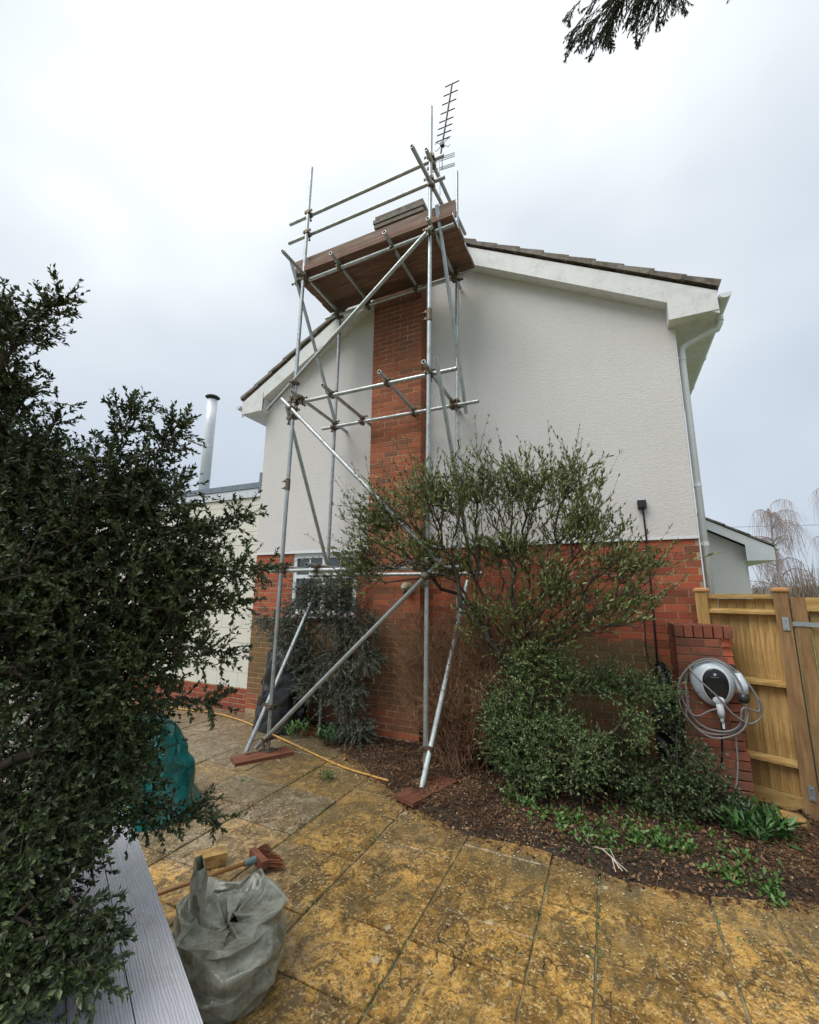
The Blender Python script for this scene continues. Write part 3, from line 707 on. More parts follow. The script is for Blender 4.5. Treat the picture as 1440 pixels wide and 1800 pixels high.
child('cowl_hood', MB().tube([(2.827, -0.300, 1.800), (2.827, -0.335, 1.790), (2.827, -0.345, 1.77)], [0.058, 0.05, 0.03], 14), vo, MAT['vent'])
child('cowl_opening', MB().tube([(2.827, -0.30, 1.735), (2.827, -0.325, 1.715)], 0.02, 10), vo, MAT['blackhole'])

# ------------------------------------------------------------------ extension with cream blocks
ext = empty('extension', (-2.5, 2.0, G), 'flat roofed extension of cream painted blocks on a red brick base, with a flue', 'extension')
YE = 0.03
child('wall_core', MB().box((-5.0, YE+0.006, G-0.1), (-0.006, 5.0, 3.39)), ext, MAT['cream'])
ebw = child('brick_base', MB().box((-5.0, YE-0.0055, G-0.1), (-0.008, YE+0.005, 0.253)), ext, MAT['mortar'])
k = 0; nb = 0; reb = MB()
for a, b, z in courses(-4.9, -0.008, 0.253-6*BH, 6, 1):
    if a > -2.6: put_brick(ebw, (a+b)/2, YE-0.010, z, b-a, MAT['brick_ex'], d=0.01)
    else: reb.box((a, YE-0.010, z), (b, YE-0.0015, z+BH-MJ))
child('brickwork', reb, ebw, MAT['brick_ex'], kind='stuff')
blk = {}
row = 0; z = 0.256
while z < 3.28:
    h = min(0.219, 3.29-z); x = -0.008-(0.0 if row % 2 else 0.225)
    if row % 2 == 0:
        segs = [(-0.228, -0.008)]; x = -0.234
    else: segs = []; x = -0.008
    while x > -4.9:
        segs.append((x-0.44, x)); x -= 0.446
    for a, b in segs:
        mm = MB().box((-(b-a)/2, 0, 0), ((b-a)/2, 0.014, h-0.004)); key = (round(b-a, 3), round(h, 3))
        if key not in blk: blk[key] = mm.mesh('block'); blk[key].materials.append(MAT['cream'])
        if a > -3.4:
            o = link('block', blk[key], ext); o.matrix_parent_inverse = root_matrix(ext).inverted(); o.location = ((a+b)/2, YE-0.002+random.uniform(-.001, .001), z)
    z += 0.2235; row += 1
child('fascia', MB().box((-5.0, YE-0.035, 3.295), (-0.022, YE-0.015, 3.44)), ext, MAT['upvc_grey'])
child('coping', MB().box((-5.02, YE-0.05, 3.445), (-0.022, YE+0.22, 3.54)).box((-0.052, YE-0.055, 3.40), (-0.002, YE+0.22, 3.70)), ext, MAT['coping'])
child('flat_roof', MB().box((-5.0, YE+0.221, 3.40), (-0.01, 5.0, 3.46)), ext, MAT['coping'])
fl = child('flue_pipe', MB().tube([(-3.262, 1.5, 3.40), (-3.285, 1.5, 5.6), (-3.29, 1.5, 6.30)], 0.118, 20), ext, MAT['flue'], smooth=True)
child('flue_joint', MB().tube([(-3.28, 1.5, 5.10), (-3.28, 1.5, 5.13)], 0.123, 20), fl, MAT['flue'])
child('flue_cowl', MB().tube([(-3.29, 1.5, 6.30), (-3.29, 1.5, 6.36)], 0.09, 16).tube([(-3.29, 1.5, 6.36), (-3.29, 1.5, 6.375), (-3.29, 1.5, 6.41), (-3.29, 1.5, 6.45)], [0.15, 0.17, 0.13, 0.03], 20), fl, MAT['dark_metal'])

# ------------------------------------------------------------------ brick pier with the charger
PX0, PX1, PY = 5.685, 6.130, -0.575
pier = empty('brick_pier', ((PX0+PX1)/2, PY/2, G), 'stub of dark red brick wall, broken down its right edge, carrying the car charger', 'wall')
child('mortar_core', MB().box((PX0+0.006, PY+0.006, G-0.1), (PX1-0.10, -0.004, 1.345)), pier, MAT['mortar_pr'])
random.seed(5)
for k in range(19):
    z = G+0.005+k*BH
    zc = z+BH/2
    bite = 0.0
    if 0.90 < zc < 1.42: bite = 0.02+0.125*min(1, (zc-0.90)/0.48)+random.uniform(-.02, .02)
    elif 0.42 < zc < 0.56: bite = 0.03
    xr = PX1-bite
    xs = [(PX0, PX0+0.215), (PX0+0.225, xr)] if k % 2 == 0 else [(PX0, PX0+0.102), (PX0+0.112, PX0+0.327), (PX0+0.337, xr)]
    for a, b in xs:
        if b-a > 0.03: put_brick(pier, (a+b)/2, PY, z, b-a, MAT['brick_pr'])
    # left face
    ys = [(PY+0.112, PY+0.327), (PY+0.337, -0.004)] if k % 2 == 0 else [(PY+0.225, PY+0.44), (PY+0.45, -0.004)]
    if k % 2 == 1: ys = [(PY+0.112, PY+0.215)]+ys
    for a, b in ys:
        o = put_brick(pier, PX0, (a+b)/2, z, b-a, MAT['brick_pr'], -PI/2)
    # right end: broken raw brick where the wall was cut away
    if bite > 0.02:
        mm = MB(); w = bite+0.0
        pts = [(xr+0.001, PY+0.004, z), (xr+w*0.95, PY+0.09+random.uniform(-.02, .03), z), (xr+w, PY+0.25, z), (xr-0.02, PY+0.25, z)]
        top = [(x+random.uniform(-.02, .004), y+random.uniform(-.005, .01), z+BH-random.uniform(0.0, .012)) for x, y, _ in pts]
        mm.add(pts+top, [(0, 1, 5, 4), (1, 2, 6, 5), (2, 3, 7, 6), (4, 5, 6, 7), (3, 2, 1, 0), (3, 0, 4, 7)])
        child('broken_brick', mm, pier, MAT['brick_raw'], label='bright orange broken brick in the torn right edge')
        o = put_brick(pier, PX1-0.04, PY+0.41, z, 0.30, MAT['brick_pr'], PI/2, 0.05)
    else:
        put_brick(pier, PX1, PY+0.22, z, 0.215, MAT['brick_pr'], PI/2, 0.05); put_brick(pier, PX1, PY+0.455, z, 0.22, MAT['brick_pr'], PI/2, 0.05)
zt = G+0.005+19*BH
for k in range(6):      # brick-on-edge top course: ends of the bricks show as 75 mm wide
    a = PX0+k*0.0745
    mm = MB().box((0, 0, 0), (0.0655, 0.215, 0.102), 0.0015)
    o = link('coping_brick', mm.mesh('coping_brick'), pier, MAT['brick_pr']); o.matrix_parent_inverse = root_matrix(pier).inverted(); o.location = (a, PY+random.uniform(-.003, .003), zt+random.uniform(-.002, .002))
    mm = MB().box((0, 0, 0), (0.0655, 0.215, 0.102), 0.0015)
    o = link('coping_brick', mm.mesh('coping_brick'), pier, MAT['brick_pr']); o.matrix_parent_inverse = root_matrix(pier).inverted(); o.location = (a, PY+0.225, zt+random.uniform(-.002, .002))
    mm = MB().box((0, 0, 0), (0.0655, 0.12, 0.102), 0.0015)
    o = link('coping_brick', mm.mesh('coping_brick'), pier, MAT['brick_pr']); o.matrix_parent_inverse = root_matrix(pier).inverted(); o.location = (a, PY+0.450, zt+random.uniform(-.002, .002))
for ob in pier.children:
    if ob.name.startswith('brick') and ob.matrix_parent_inverse == Matrix.Identity(4):
        ob.matrix_parent_inverse = root_matrix(pier).inverted()
for par in (bw, ch, ebw):
    for ob in par.children:
        if ob.name.startswith('brick') and ob.name.split('.')[0] == 'brick': ob.matrix_parent_inverse = root_matrix(par).inverted()
for i, (x, y, sx, m) in enumerate(((6.20, -0.62, 0.07, 'brick_raw'), (6.34, -0.58, 0.15, 'stone_y'))):
    mm = MB(); bz = bed_z(x, y)-0.01
    n = 7; ringp = [(x+sx*math.cos(2*PI*q/n)*random.uniform(.8, 1.15), y+0.6*sx*math.sin(2*PI*q/n)*random.uniform(.8, 1.15)) for q in range(n)]
    mm.add([(a, b, bz) for a, b in ringp]+[(x+(a-x)*.85, y+(b-y)*.85, bz+0.06+random.uniform(-.012, .012)) for a, b in ringp], [tuple(range(n, 2*n))]+[(q, (q+1) % n, n+(q+1) % n, n+q) for q in range(n)])
    o = link('broken_brick' if i == 0 else 'rubble_stone', mm.mesh('stone'), None, MAT[m])
    tag(o, 'bright red broken brick lying at the foot of the fence' if i == 0 else 'flat yellow stone under the fence beside the broken red brick', 'brick' if i == 0 else 'stone')

# ------------------------------------------------------------------ EV charger
CXc, CZc = 5.925, 0.985
chg = empty('car_charger', (CXc, PY, CZc), 'round pale grey car charger with black oval panel and coiled cable on the brick pier', 'car charger')
def egg(cx, cz, y0, depth, rx, rz, n=28, m=7, skew=0.14):
    mm = MB(); v = []; rings = []
    for j in range(m+1):
        tt = j/m; sc = math.cos(tt*PI/2*0.93)
        yy = y0-depth*math.sin(tt*PI/2)
        rings.append([(cx+rx*sc*math.cos(a)*(1+skew*math.sin(a)), yy, cz+rz*sc*math.sin(a)) for a in [2*PI*q/n for q in range(n)]])
    rings.insert(0, [(x, y0+0.03, z) for x, y, z in rings[0]])
    for rg in rings: v += rg
    K = len(rings)
    fc = [(i*n+q, i*n+(q+1) % n, (i+1)*n+(q+1) % n, (i+1)*n+q) for i in range(K-1) for q in range(n)]
    fc.append(tuple(range((K-1)*n, K*n)))
    mm.add(v, fc); return mm
child('backplate', MB().box((CXc-0.09, PY-0.026, CZc-0.12), (CXc+0.09, PY-0.001, CZc+0.12)), chg, MAT['black'])
child('housing', egg(CXc, CZc, PY-0.055, 0.075, 0.165, 0.190), chg, MAT['charger'], smooth=True)
child('trim_ring', egg(CXc+0.005, CZc-0.005, PY-0.118, 0.020, 0.112, 0.155, m=4), chg, MAT['charger_d'], smooth=True)
fp = child('front_panel', egg(CXc+0.005, CZc-0.010, PY-0.135, 0.012, 0.092, 0.138, m=4), chg, MAT['black_gloss'], smooth=True)
lg = MB()
star = [(CXc+0.005+rr*math.cos(a), PY-0.1485, CZc+0.082+rr*math.sin(a)) for a, rr in [(PI/2+q*PI/5, 0.014 if q % 2 == 0 else 0.006) for q in range(10)]]
lg.prism(star[::-1], (0, 1, 0), 0.004)
child('emblem', lg, fp, MAT['logo'])
lw = MB(); random.seed(3)
xx = CXc-0.026
for q in range(9):       # the tiny wordmark under the emblem, too small to read in the photograph
    w = random.choice([0.0035, 0.0045, 0.005]); lw.box((xx, PY-0.1485, CZc+0.057), (xx+w, PY-0.145, CZc+0.057+random.choice([0.005, 0.005, 0.007]))); xx += w+0.0018
child('wordmark', lw, fp, MAT['cable'])
child('socket_cover', egg(CXc+0.012, CZc-0.125, PY-0.140, 0.022, 0.045, 0.034, 18, 4, 0), chg, MAT['charger_d'], smooth=True)
child('cable_gland', MB().tube([(CXc+0.012, PY-0.15, CZc-0.150), (CXc+0.018, PY-0.135, CZc-0.215), (CXc+0.020, PY-0.13, CZc-0.255)], [0.026, 0.028, 0.024], 12).tube([(CXc+0.020, PY-0.13, CZc-0.255), (CXc+0.022, PY-0.125, CZc-0.300)], [0.016, 0.012], 10), chg, MAT['charger_d'], smooth=True)
child('warning_tag', MB().box((CXc+0.018, PY-0.13, CZc-0.345), (CXc+0.034, PY-0.122, CZc-0.295)), chg, MAT['charger_d'])
hd = child('plug_handle', MB().tube([(6.10, PY-0.02, 1.085), (6.10, PY-0.09, 1.06), (6.115, PY-0.12, 0.99), (6.115, PY-0.125, 0.93)], [0.022, 0.036, 0.042, 0.036], 14), chg, MAT['charger'], smooth=True)
child('plug_nose', MB().tube([(6.115, PY-0.125, 0.929), (6.112, PY-0.13, 0.885), (6.112, PY-0.13, 0.86)], [0.039, 0.042, 0.030], 14), hd, MAT['black'], smooth=True)
child('plug_holster', MB().tube([(6.07, PY-0.001, 1.10), (6.08, PY-0.06, 1.08)], [0.05, 0.03], 10), chg, MAT['black'])
def smooth_curve(pts, n=8, closed=False):
    P = [Vector(p) for p in pts]; outp = []; m = len(P)
    for i in range(m if closed else m-1):
        p0, p1, p2, p3 = (P[(i-1) % m] if closed or i > 0 else P[0]), P[i % m], P[(i+1) % m], (P[(i+2) % m] if closed or i+2 < m else P[-1])
        for q in range(n):
            t = q/n; outp.append(0.5*((2*p1)+(-p0+p2)*t+(2*p0-5*p1+4*p2-p3)*t*t+(-p0+3*p1-3*p2+p3)*t**3))
    outp.append(P[0].copy() if closed else P[-1].copy()); return outp
Yc = PY-0.10
loops = [
    [(5.93, Yc, 1.175), (5.75, Yc, 1.10), (5.655, Yc, 0.93), (5.675, Yc, 0.73), (5.79, Yc, 0.60), (5.94, Yc-.01, 0.59), (6.07, Yc-.01, 0.66), (6.115, Yc-.04, 0.80), (6.10, Yc-.06, 0.99), (6.03, Yc-.04, 1.13)],
    [(5.94, Yc+.02, 1.185), (5.78, Yc+.02, 1.13), (5.675, Yc+.02, 0.97), (5.70, Yc+.01, 0.78), (5.80, Yc, 0.64), (5.95, Yc-.02, 0.615), (6.06, Yc-.03, 0.68), (6.095, Yc-.05, 0.82), (6.21, Yc, 0.80), (6.19, Yc, 0.95), (6.09, Yc, 1.10)],
    [(5.95, Yc+.04, 1.165), (5.80, Yc+.04, 1.14), (5.72, Yc+.04, 1.02), (5.73, Yc+.03, 0.85), (5.70, Yc, 0.70), (5.83, Yc-.01, 0.565), (5.97, Yc-.02, 0.575), (6.09, Yc-.04, 0.67), (6.13, Yc-.02, 0.83), (6.10, Yc, 1.02), (6.04, Yc+.02, 1.14)],
]
for lp in loops:
    child('cable', MB().tube(smooth_curve(lp, 8, True), 0.0078, 7, False), chg, MAT['cable'], smooth=True)
child('cable', MB().tube(smooth_curve([(5.745, Yc-.04, 1.12), (5.80, Yc-.08, 1.03), (5.93, Yc-.085, 0.89), (6.02, Yc-.07, 0.77), (6.13, Yc-.02, 0.70), (6.22, Yc+.02, 0.75), (6.235, Yc+.02, 0.86), (6.15, Yc, 1.01)]), 0.0078, 7), chg, MAT['cable'], smooth=True)
child('cable', MB().tube(smooth_curve([(5.94, Yc-.05, 0.80), (5.87, Yc-.04, 0.775), (5.78, Yc-.03, 0.72), (5.73, Yc+.0, 0.74), (5.715, Yc+.03, 0.90), (5.74, Yc+.04, 1.05)]), 0.0078, 7), chg, MAT['cable'], smooth=True)
child('cable', MB().tube(smooth_curve([(5.945, Yc-.02, 0.70), (5.93, Yc+.03, 0.45), (5.92, PY-.012, 0.3)]), 0.009, 7), chg, MAT['black'], smooth=True)
child('hanging_cable', MB().tube(smooth_curve([(5.66, Yc+.03, 0.72), (5.60, Yc-.02, 0.50), (5.60, Yc-.04, 0.28), (5.65, Yc-.05, 0.12), (5.76, Yc-.06, 0.055), (5.88, Yc-.05, 0.075), (5.97, Yc-.03, 0.17), (6.02, Yc, 0.36), (6.03, Yc, 0.58)]), 0.0065, 7), chg, MAT['cable'], smooth=True)

# ------------------------------------------------------------------ fence and gate
P0 = Vector((6.0, -0.14, 0)); P1 = Vector((6.55, -0.372, 0)); fd = (P1-P0).normalized(); fn = Vector((fd.y, -fd.x, 0))   # fn points to the camera side
if fn.y > 0: fn = -fn
fence = empty('fence_panel', (6.27, -0.25, G), 'light brown closeboard fence panel with three arris rails, between two capped posts', 'fence')
up = Vector((0, 0, 1))
def fbox(mm, s, dn, z0, z1, hw, hn, org=P0): c = org+fd*s+fn*dn; mm.obox((c.x, c.y, (z0+z1)/2), fd, fn, up, hw, hn, (z1-z0)/2); return mm
LF = (P1-P0).length
def local_child(name, parent, s, dn, z0, z1, hw, hn, mat, org=P0, rx=0.0, label=None):
    c = org+fd*s+fn*dn
    o = link(name, MB().box((-hw, -hn, -(z1-z0)/2), (hw, hn, (z1-z0)/2), 0.0008).mesh(name), parent, mat)
    o.matrix_parent_inverse = root_matrix(parent).inverted()
    o.matrix_basis = Matrix.Translation((c.x, c.y, (z0+z1)/2)) @ Matrix.Rotation(math.atan2(fd.y, fd.x), 4, 'Z') @ Matrix.Rotation(rx, 4, 'X')
    if label: o['label'] = label
    return o
for s, m, lb in ((0.0, 'fence', None), (LF, 'gate', 'brown gate post with a dark knot near its top')):
    po = local_child('post', fence, s, 0.0, G-0.1, 1.765, 0.05, 0.05, MAT[m], label=lb)
    cpo = MB()
    c = P0+fd*s
    A = [(c+fd*a*0.062+fn*b*0.062) for a, b in ((-1, -1), (1, -1), (1, 1), (-1, 1))]
    B = [(c+fd*a*0.038+fn*b*0.038) for a, b in ((-1, -1), (1, -1), (1, 1), (-1, 1))]
    cpo.add([(p.x, p.y, 1.766) for p in A]+[(p.x, p.y, 1.785) for p in A]+[(p.x, p.y, 1.80) for p in B], [(3, 2, 1, 0)]+[(i, (i+1) % 4, 4+(i+1) % 4, 4+i) for i in range(4)]+[(4+i, 4+(i+1) % 4, 8+(i+1) % 4, 8+i) for i in range(4)]+[(8, 9, 10, 11)])
    child('post_cap', cpo, fence, MAT['cap'])
nbd = 7; sb0, sb1 = 0.052, LF-0.052; wv = (sb1-sb0)/nbd
for q in range(nbd):
    o = local_child('board', fence, sb0+wv*(q+0.5), -0.030-0.0125*(q % 2), G+0.17, 1.70+random.uniform(-.004, .001), wv/2+(-0.004 if q % 2 == 0 else 0.009), 0.005, MAT['fence']); o.matrix_basis = o.matrix_basis @ Matrix.Rotation(random.uniform(-.008, .008), 4, 'Y')
for zc in (1.575, 0.965, 0.335):       # arris rails, triangular in section
    c0, c1 = P0+fd*sb0, P0+fd*sb1; mm = MB()
    tri = [(c0+fn*a, z) for a, z in ((-0.02, zc-0.03), (0.045, zc-0.012), (0.045, zc+0.010), (-0.02, zc+0.035))]
    mm.prism([(p.x, p.y, z) for p, z in tri], fd, sb1-sb0)
    child('rail', mm, fence, MAT['fence_h'])
local_child('capping_rail', fence, (sb0+sb1)/2, -0.0, 1.702, 1.742, (sb1-sb0)/2, 0.030, MAT['fence_h'])
local_child('gravel_board', fence, (sb0+sb1)/2, -0.02, G-0.02, G+0.165, (sb1-sb0)/2, 0.014, MAT['fence_h'])

gate = empty('garden_gate', (7.1, -0.6, G), 'wooden boarded garden gate hung on zinc strap hinges, at the right edge', 'gate')
gs = LF+0.060; GWd = 1.0
local_child('stile', gate, gs+0.05, 0.0, G+0.02, 1.715, 0.048, 0.022, MAT['gate'])
local_child('stile', gate, gs+GWd-0.05, 0.0, G+0.02, 1.715, 0.048, 0.022, MAT['gate'])
for za, zb in ((1.60, 1.715), (0.78, 0.90), (G+0.05, G+0.18)):
    local_child('rail', gate, gs+GWd/2, 0.0, za, zb, GWd/2-0.099, 0.021, MAT['fence_h'])
for q in range(8):
    local_child('board', gate, gs+0.1+0.1*(q+0.5), -0.030-0.0125*(q % 2), G+0.04, 1.70, 0.046 if q % 2 == 0 else 0.059, 0.005, MAT['fence'])
for zc in (1.49, 0.16):
    hg = local_child('hinge', gate, LF+0.012, 0.056, zc-0.055, zc+0.055, 0.022, 0.004, MAT['zinc'])
    local_child('hinge_strap', gate, gs+0.20, 0.028, zc-0.018, zc+0.018, 0.22, 0.004, MAT['zinc'])
    bl = MB()
    for s, dn, zo in ((LF+0.012, 0.062, 0.035), (LF+0.012, 0.062, -0.035), (gs+0.06, 0.034, 0), (gs+0.16, 0.034, 0), (gs+0.26, 0.034, 0)):
        c = P0+fd*s+fn*dn; c2 = c+fn*0.006; bl.tube([(c.x, c.y, zc+zo), (c2.x, c2.y, zc+zo)], 0.008, 8)
    child('bolt', bl, gate, MAT['zinc'])

# ------------------------------------------------------------------ porch beyond, at the right
por = empty('porch', (6.9, 3.6, G), 'small white rendered porch with its own tiled pitched roof, seen over the fence', 'porch')
def psf(x): return 2.80-0.577*(x-6.66)
child('wall', MB().prism([(6.10, 3.05, G), (7.16, 3.05, G), (7.16, 3.05, psf(7.16)-0.02), (6.10, 3.05, psf(6.10)-0.02)], (0, 1, 0), 2.4), por, MAT['render_far'])
child('bargeboard', MB().prism([(6.10, 2.88, psf(6.10)-0.02), (7.12, 2.88, psf(7.12)-0.02), (7.12, 2.88, 2.27), (7.47, 2.88, 2.27), (7.47, 2.88, psf(7.47)+0.13), (6.10, 2.88, psf(6.10)+0.13)], (0, 1, 0), 0.02), por, MAT['upvc'])
child('eaves_soffit', MB().box((7.12, 2.90, 2.265), (7.47, 5.5, 2.28)), por, MAT['upvc'])
child('fascia', MB().box((7.455, 2.901, 2.281), (7.47, 5.5, psf(7.47)+0.12)), por, MAT['upvc'])
pr = child('roof', MB().prism([(6.10, 2.9, psf(6.10)+0.131), (7.48, 2.9, psf(7.48)+0.131), (7.48, 2.9, psf(7.48)+0.14), (6.10, 2.9, psf(6.10)+0.14)], (0, 1, 0), 2.6), por, MAT['tile'])
for k in range(5):
    xa = 7.50-0.30*k; mm = MB()
    mm.prism([(xa-0.34, 2.86, psf(xa-0.34)+0.142), (xa, 2.86, psf(xa)+0.155), (xa, 2.86, psf(xa)+0.185), (xa-0.34, 2.86, psf(xa-0.34)+0.170)], (0, 1, 0), 2.64)
    child('tile_course', mm, pr, MAT['tile'])
gt = MB(); gt.prism([(7.475+0.055*(1+math.cos(t)), 2.86, 2.48+0.055*math.sin(t)) for t in np.linspace(PI, 2*PI, 9)], (0, 1, 0), 2.7)
child('gutter', gt, por, MAT['upvc'])

# ------------------------------------------------------------------ scaffold
sc = empty('scaffold', (2.53, -0.72, G), 'tall tube and fitting scaffold tower with a boarded platform, round the chimney', 'scaffold')
YF, YB, YFL, YBL = -1.15, -0.30, -1.10, -0.35
def tubeobj(name, a, b, mat='galv', label=None):
    return child(name, MB().hollow(a, b), sc, MAT[mat], label, smooth=False)
def lerp(a, b, t): return tuple(a[i]+(b[i]-a[i])*t for i in range(3))
stands = {'fl': ((1.524, YF, -0.035), (1.613, YF, 7.884)), 'fr': ((3.459, YF, -0.035), (3.514, YF, 7.907)),
          'bl': ((1.612, YB, G+0.03), (1.637, YB, 6.03)), 'br': ((3.505, YB, G+0.03), (3.574, YB, 7.774))}
for a, b in stands.values(): tubeobj('standard', a, b)
for a, b in (((1.229, YFL, 7.101), (3.664, YFL, 7.126)), ((1.234, YFL, 6.774), (3.677, YFL, 6.794))): tubeobj('guard_rail', a, b)
for a, b in (((1.436, YFL, 6.02), (3.79, YFL, 6.06)), ((1.463, YFL, 4.187), (3.803, YFL, 4.175)), ((1.315, YFL, 1.976), (3.808, YFL, 1.983)),
             ((1.40, YBL, 5.97), (3.80, YBL, 5.99)), ((1.446, YBL, 4.121), (3.843, YBL, 4.109)), ((1.361, YBL, 1.959), (3.845, YBL, 1.955))): tubeobj('ledger', a, b)
TR = [(1.62, -1.62, -0.24, 6.075, 6.045), (2.165, -1.32, -0.24, 6.085, 6.05), (2.96, -1.32, -0.24, 6.09, 6.05), (3.52, -1.27, -0.04, 6.10, 6.05),
      (1.655, -1.30, 0.0, 4.24, 4.16), (2.13, -1.30, -0.03, 4.235, 4.16), (2.93, -1.30, -0.235, 4.235, 4.16), (3.485, -1.30, -0.03, 4.23, 4.155),
      (1.475, -1.30, -0.03, 2.03, 2.01), (2.04, -1.30, -0.05, 2.03, 2.01), (3.322, -1.30, -0.10, 2.03, 2.005), (3.50, -1.30, -0.10, 2.03, 2.005)]
for x, ya, yb, za, zb in TR: tubeobj('transom', (x, ya, za), (x, yb, zb))
tubeobj('guard_rail', (3.50, -1.70, 6.67), (3.575, -0.24, 6.72), label='return guard rail across the right end of the platform')
tubeobj('guard_rail', (3.515, -1.32, 7.05), (3.565, 0.10, 7.07), label='return guard rail across the right end of the platform')
BR = [((3.554, -1.205, 6.034), (1.176, -1.205, 4.12), 'galv'), ((1.443, -1.25, 6.27), (1.665, -0.35, 4.21), 'galv'), ((1.41, -1.205, 4.23), (3.616, -1.205, 2.042), 'galv'),
      ((1.496, -1.2, 4.114), (1.642, -0.35, 2.105), 'galv'), ((3.609, -1.2, 6.309), (3.661, -0.3, 3.994), 'galv'), ((3.611, -1.25, 4.292), (3.713, -0.3, 1.913), 'galv'),
      ((3.659, -1.205, 2.058), (1.40, -1.205, -0.025), 'galv'), ((1.579, -0.4, 1.862), (1.405, -1.36, -0.02), 'galv'), ((3.658, -0.35, 1.871), (3.486, -1.30, -0.025), 'galv_w')]
for i, (a, b, m) in enumerate(BR): tubeobj('brace', a, b, m, 'white paint streaked raking tube at the right foot' if m == 'galv_w' else None)

def coupler_mesh():
    mm = MB()
    mm.tube([(0, 0, -0.024), (0, 0, 0.024)], 0.031, 14)                # collar round the upright (Z)
    mm.box((-0.014, 0.022, -0.02), (0.014, 0.036, 0.02))
    mm.tube([(-0.024, 0.05, 0), (0.024, 0.05, 0)], 0.031, 14)          # collar round the crossing tube (X)
    mm.tube([(-0.055, -0.02, 0.0), (-0.03, -0.02, 0.0)], 0.009, 6); mm.box((-0.072, -0.031, -0.011), (-0.055, -0.009, 0.011))
    mm.box((0.026, -0.03, -0.018), (0.042, 0.0, 0.018)); mm.box((-0.042, -0.03, -0.018), (-0.026, 0.0, 0.018))
    mm.tube([(0, 0.065, -0.055), (0, 0.065, -0.03)], 0.009, 6); mm.box((-0.011, 0.054, -0.074), (0.011, 0.076, -0.055))
    return mm
cme = coupler_mesh().mesh('coupler'); cme.materials.append(MAT['coupler'])
def closest(a, b, c, d):
    a, b, c, d = map(Vector, (a, b, c, d)); u_, v_ = b-a, d-c; w_ = a-c
    A, B, Cc, D, E_ = u_.dot(u_), u_.dot(v_), v_.dot(v_), u_.dot(w_), v_.dot(w_)
    den = A*Cc-B*B
    if abs(den) < 1e-6: return None
    s_, t_ = (B*E_-Cc*D)/den, (A*E_-B*D)/den
    if not (-0.03 <= s_ <= 1.03 and -0.03 <= t_ <= 1.03): return None
    return a+u_*s_, c+v_*t_, u_.normalized(), v_.normalized()
tubes = [(o, o.name.split('.')[0]) for o in sc.children]
segs = []
for a, b in stands.values(): segs.append((a, b, 0))
segs += [(( 1.229, YFL, 7.101), (3.664, YFL, 7.126), 1), ((1.234, YFL, 6.774), (3.677, YFL, 6.794), 1)]
segs += [((1.436, YFL, 6.02), (3.79, YFL, 6.06), 1), ((1.463, YFL, 4.187), (3.803, YFL, 4.175), 1), ((1.315, YFL, 1.976), (3.808, YFL, 1.983), 1), ((1.40, YBL, 5.97), (3.80, YBL, 5.99), 1), ((1.446, YBL, 4.121), (3.843, YBL, 4.109), 1), ((1.361, YBL, 1.959), (3.845, YBL, 1.955), 1)]
segs += [((x, ya, za), (x, yb, zb), 2) for x, ya, yb, za, zb in TR]
segs += [((3.50, -1.70, 6.67), (3.575, -0.24, 6.72), 2), ((3.515, -1.32, 7.05), (3.565, 0.10, 7.07), 2)]
segs += [(a, b, 3) for a, b, _ in BR]
nco = 0
for i in range(len(segs)):
    for j in range(i+1, len(segs)):
        if segs[i][2] == segs[j][2]: continue
        q = closest(segs[i][0], segs[i][1], segs[j][0], segs[j][1])
        if not q: continue
        pa, pb, da, db = q; dist = (pa-pb).length
        if dist > 0.088 or dist < 0.02: continue
        if {segs[i][2], segs[j][2]} == {2, 3}: continue
        yv = (pb-pa).normalized(); zv = da if da.z >= 0 else -da; zv = (zv-yv*zv.dot(yv)).normalized(); xv = yv.cross(zv)
        o = link('coupler', cme, sc); o.matrix_parent_inverse = root_matrix(sc).inverted()
        o.matrix_basis = Matrix(((xv.x, yv.x, zv.x, pa.x), (xv.y, yv.y, zv.y, pa.y), (xv.z, yv.z, zv.z, pa.z), (0, 0, 0, 1))) @ Matrix.Diagonal((1.12*random.choice((1, -1)), max(0.7, dist/0.05), 1.12, 1))
        nco += 1
slm = MB(); slm.tube([(0, 0, -0.075), (0, 0, 0.075)], 0.031, 14); slm.box((-0.05, -0.02, 0.03), (-0.028, 0.0, 0.06)); slm.box((-0.05, -0.02, -0.06), (-0.028, 0.0, -0.03)); slm.tube([(-0.085, -0.01, 0.045), (-0.04, -0.01, 0.045)], 0.008, 6); slm.tube([(-0.085, -0.01, -0.045), (-0.04, -0.01, -0.045)], 0.008, 6)
slme = slm.mesh('sleeve_coupler'); slme.materials.append(MAT['coupler'])
for key, z in (('fl', 3.06), ('fr', 4.90)):
    a, b = stands[key]; t = (z-a[2])/(b[2]-a[2]); o = link('sleeve_coupler', slme, sc); o.matrix_parent_inverse = root_matrix(sc).inverted(); o.location = lerp(a, b, t)
# base plates
for key in ('fl', 'fr', 'bl', 'br'):
    a, _ = stands[key]; child('base_plate', MB().box((a[0]-0.075, a[1]-0.075, a[2]-0.008), (a[0]+0.075, a[1]+0.075, a[2])), sc, MAT['coupler'])
